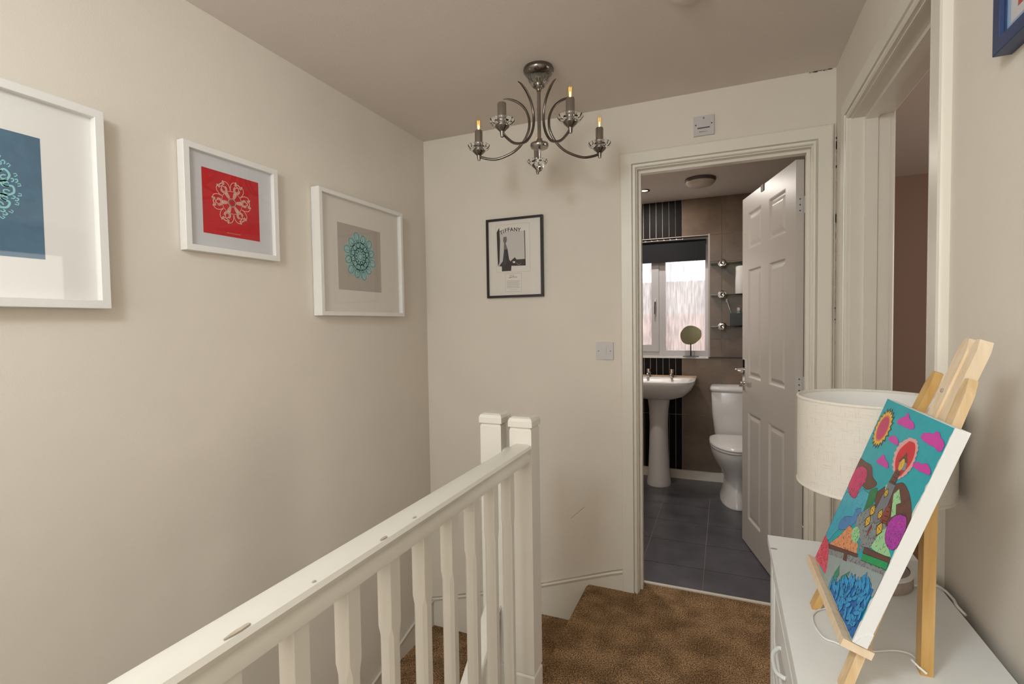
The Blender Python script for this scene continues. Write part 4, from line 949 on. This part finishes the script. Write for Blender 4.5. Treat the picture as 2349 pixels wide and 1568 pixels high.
def dashes(poly, n, m, l=.004, w=.0009, sd=1):
    rnd = random.Random(sd); P_ = [cu(*p) for p in poly]; x0, x1 = min(p[0] for p in P_), max(p[0] for p in P_); y0, y1 = min(p[1] for p in P_), max(p[1] for p in P_); h = nh(); got = 0
    for _ in range(n * 8):
        if got >= n: break
        x, y = rnd.uniform(x0, x1), rnd.uniform(y0, y1); ins = False; j = len(P_) - 1
        for i in range(len(P_)):
            if (P_[i][1] > y) != (P_[j][1] > y) and x < (P_[j][0] - P_[i][0]) * (y - P_[i][1]) / (P_[j][1] - P_[i][1]) + P_[i][0]: ins = not ins
            j = i
        if not ins: continue
        got += 1; a = rnd.uniform(0, PI); c, s = math.cos(a) * l / 2, math.sin(a) * l / 2
        sh.ribbon([clampc((x - c, y - s)), clampc((x + c * .2 + s * .3, y + s * .2 - c * .3)), clampc((x + c, y + s))], w, 'p_' + m, h)
def shape(pts, m, outline=True, soft=False):
    if soft: pts = [tuple(p)[:2] for p in spline([(*p, 0) for p in list(pts) + [pts[0]]], 4)][:-1]
    if outline:
        cxm = sum(p[0] for p in pts) / len(pts); cym = sum(p[1] for p in pts) / len(pts)
        h = nh(); q = [clampc(cu(*p)) for p in pts]; sh.ribbon(q, .0016, 'p_dark', h, closed=True)
    pp(pts, m, nh()); return pts
lm = shape([(315, 432), (345, 455), (380, 480), (385, 540), (410, 585), (350, 612), (310, 560), (278, 505)], 'brn', soft=True)
rm = shape([(450, 600), (500, 590), (555, 575), (580, 600), (600, 650), (610, 720), (605, 790), (560, 880), (500, 900), (420, 760), (400, 650)], 'brn', soft=True); dashes(rm, 30, 'dark', .008)
sea = shape([(330, 610), (370, 650), (350, 720), (300, 760), (240, 820), (180, 850), (130, 905), (112, 885), (150, 790), (190, 710), (235, 630), (280, 650)], 'sea', soft=True); dashes(sea, 60, 'wave', .006); dashes(sea, 40, 'dark', .003, .0006, 8)
shape([(320, 722), (290, 730), (270, 770), (230, 770), (195, 800), (190, 842), (240, 838), (285, 800), (310, 760)], 'wave', soft=True)
for c in ((218, 800), (285, 748)):
    q = cu(*c)
    for r in (.004, .007, .010): sh.ribbon(circ(q, r, .4, 2.8, 10), .0008, 'p_blu', nh())
bush = shape([(325, 478), (352, 500), (345, 560), (310, 610), (285, 662), (252, 640), (245, 590), (265, 530), (295, 490)], 'rose', soft=True); dashes(bush, 50, 'dark', .005); dashes(bush, 30, 'pinkc', .005, .0012, 3)
shape([(370, 620), (412, 608), (395, 680), (350, 742), (332, 742), (350, 690)], 'green', soft=True)
stn = shape([(300, 760), (340, 735), (392, 700), (440, 790), (472, 830), (440, 880), (405, 900), (385, 955), (330, 945), (305, 990), (315, 905), (280, 842)], 'stone'); dashes(stn, 130, 'dark', .004)
orn = shape([(130, 930), (190, 885), (250, 822), (280, 850), (290, 910), (302, 932), (290, 992), (240, 965)], 'sand'); dashes(orn, 70, 'brick', .005)
lg = shape([(270, 840), (300, 830), (310, 880), (285, 925), (262, 890)], 'lgreen', False, soft=True); dashes(lg, 25, 'green', .004)
lg2 = shape([(440, 850), (475, 835), (468, 925), (492, 1005), (430, 992), (372, 948)], 'lgreen', False); dashes(lg2, 20, 'green', .006)
lg3 = shape([(508, 640), (540, 610), (550, 690), (522, 700), (520, 760), (492, 775), (500, 700)], 'lgreen', False); dashes(lg3, 10, 'green', .006)
shape([(462, 590), (480, 575), (470, 640), (450, 655)], 'lgreen', False)
shape([(480, 565), (518, 590), (478, 690), (445, 790), (398, 812), (385, 765), (432, 670), (462, 615)], 'grey')
shape([(492, 690), (485, 760), (462, 815), (428, 795), (462, 720)], 'brick')
for k in range(4): sh.ribbon([cu(440 + 12 * k, 790 - 25 * k), cu(470 + 6 * k, 800 - 28 * k)], .001, 'p_dark', nh())
for c, r in (((385, 735), .011), ((358, 797), .011), ((430, 757), .009), ((425, 842), .012), ((465, 635), .008)):
    q = cu(*c); sh.disc(q, r * 1.12, 'p_dark', nh(), 4); sh.disc(q, r * .9, 'p_yell', nh(), 4); sh.ribbon([(q[0] - r, q[1]), (q[0] + r, q[1])], .0008, 'p_dark', nh()); sh.ribbon([(q[0], q[1] - r), (q[0], q[1] + r)], .0008, 'p_dark', nh())
shape([(360, 850), (380, 815), (382, 830), (350, 885)], 'brick')
pu = shape([(545, 758), (582, 780), (577, 850), (545, 922), (510, 962), (475, 947), (458, 890), (475, 820), (505, 775)], 'purp', soft=True); dashes(pu, 60, 'dark', .003, .0007); dashes(pu, 60, 'pinkc', .005, .0014, 5)
gl_ = [(600, 312), (642, 325), (652, 370), (637, 430), (612, 492), (572, 535), (533, 556), (508, 522), (500, 470), (513, 400), (543, 345)]
jag = []
for i, p in enumerate(gl_):
    q = gl_[(i + 1) % len(gl_)]
    for s in range(4): jag.append((p[0] + (q[0] - p[0]) * s / 4 + (5 if s % 2 else -3), p[1] + (q[1] - p[1]) * s / 4))
shape(jag, 'glowp', False); shape([(600, 332), (632, 348), (632, 400), (610, 460), (570, 512), (543, 538), (520, 502), (520, 440), (545, 380)], 'redg', False, soft=True)
shape([(520, 500), (552, 515), (512, 585), (482, 570)], 'brn'); 
for k in range(3): sh.ribbon([cu(492 + 14 * k, 562 - 24 * k), cu(520 + 12 * k, 578 - 24 * k)], .0012, 'p_dark', nh())
shape([(545, 448), (586, 458), (575, 505), (532, 497)], 'stone'); shape([(586, 402), (538, 448), (590, 458)], 'brn')
sh.disc(cu(555, 470), .0075, 'p_yell', nh(), 14, .010); sh.ribbon([cu(555, 458), cu(552, 485)], .0008, 'p_dark', nh())
for cl in ([(530, 225), (550, 200), (575, 195), (590, 170), (600, 205), (625, 235), (620, 262), (590, 255), (555, 240)], [(672, 300), (700, 288), (735, 295), (765, 280), (780, 315), (798, 345), (795, 370), (770, 392), (745, 365), (700, 340), (680, 325)], [(480, 315), (500, 305), (520, 308), (535, 335), (530, 355), (510, 345), (485, 330)], [(410, 450), (430, 430), (450, 412), (460, 440), (475, 465), (475, 488), (450, 478), (425, 462)], [(620, 475), (650, 455), (670, 470), (700, 465), (720, 500), (715, 528), (685, 515), (645, 495)]):
    q = []
    for i, p in enumerate(cl):
        n_ = cl[(i + 1) % len(cl)]; dx, dy = n_[0] - p[0], n_[1] - p[1]; ccx = sum(v[0] for v in cl) / len(cl); ccy = sum(v[1] for v in cl) / len(cl)
        for s_ in range(5):
            t_ = s_ / 5; X, Y = p[0] + dx * t_, p[1] + dy * t_; g = 1 + .13 * math.sin(PI * t_); q.append((ccx + (X - ccx) * g, ccy + (Y - ccy) * g))
    sh.ribbon([cu(*p) for p in q], .0012, 'p_purp', nh(), closed=True); pp(q, 'pinkc', nh())
sc_ = cu(445, 258); rs = .031
sh.poly([(sc_[0] + (rs * (1.30 if k % 2 else .98)) * math.cos(2 * PI * k / 40), sc_[1] + (rs * (1.30 if k % 2 else .98)) * math.sin(2 * PI * k / 40)) for k in range(40)], 'p_brn', nh())
sh.poly([(sc_[0] + (rs * (1.10 if k % 2 else .92)) * math.cos(2 * PI * k / 40), sc_[1] + (rs * (1.10 if k % 2 else .92)) * math.sin(2 * PI * k / 40)) for k in range(40)], 'p_yell', nh())
sh.disc(sc_, rs * .80, 'p_oran', nh(), 32); sh.disc(sc_, rs * .70, 'p_core', nh(), 32)
pth = shape([(118, 965), (300, 1035), (455, 1095), (440, 1140), (415, 1190), (390, 1240), (250, 1180), (130, 1190), (105, 1110)], 'path', False)
sto = shape([(125, 948), (300, 1005), (458, 1078), (450, 1112), (300, 1050), (120, 985)], 'stone', False); dashes(sto, 90, 'dark', .004)
shape([(125, 928), (300, 990), (300, 1005), (122, 950)], 'brn'); shape([(225, 960), (245, 968), (235, 1030), (215, 1020)], 'brn')
shape([(338, 948), (490, 1015), (484, 1045), (328, 978)], 'brn')
hg_ = shape([(330, 985), (477, 1040), (470, 1086), (320, 1022)], 'hedge'); dashes(hg_, 16, 'green', .006)
cr = shape([(115, 875), (130, 930), (128, 1010), (112, 1102), (88, 1065), (54, 1005), (80, 930)], 'coralp', False, soft=True); dashes(cr, 60, 'dark', .004); dashes(cr, 30, 'glowp', .004, .0012, 4)
shape([(196, 1052), (192, 1110), (150, 1160), (165, 1100)], 'leaf'); shape([(256, 1090), (236, 1140), (198, 1185), (203, 1120)], 'leaf')
fl = shape([(132, 1175), (175, 1150), (240, 1125), (300, 1140), (395, 1195), (330, 1340), (268, 1478), (200, 1345)], 'blu', False)
rnd = random.Random(3); FP = [cu(*p) for p in fl]
for k in range(150):
    X = rnd.uniform(140, 385); Y = rnd.uniform(1130, 1450)
    ctr = 130 + (Y - 1170) * .46; rgt = 395 - (Y - 1195) * .46
    if not (ctr + 8 < X < rgt - 6): continue
    q = cu(X, Y); a = rnd.uniform(0, PI) if Y > 1230 else PI / 2 + rnd.uniform(-.5, .5); l = rnd.uniform(.007, .011)
    e = [(q[0] + l * math.cos(t_) * math.cos(a) - .0034 * math.sin(t_) * math.sin(a), q[1] + l * math.cos(t_) * math.sin(a) + .0034 * math.sin(t_) * math.cos(a)) for t_ in [2 * PI * s / 12 for s in range(12)]]
    e = [clampc(p) for p in e]
    sh.ribbon(e, .0009, 'p_dark', nh(), closed=True); sh.poly(e, 'p_blul', nh())
for (X, Y, dx) in ((240, 1150, 8), (262, 1140, -6), (275, 1150, -14), (318, 1165, -4), (335, 1170, -16), (360, 1190, -14), (168, 1180, 0), (185, 1185, -10)):
    shape([(X, Y + 40), (X - 12, Y), (X - dx, Y - 42), (X + 12, Y)], 'blul')
dashes(fl, 40, 'dark', .004, .0014, 9)
o = sh.done('painted_scene', cv); o.matrix_parent_inverse = ci
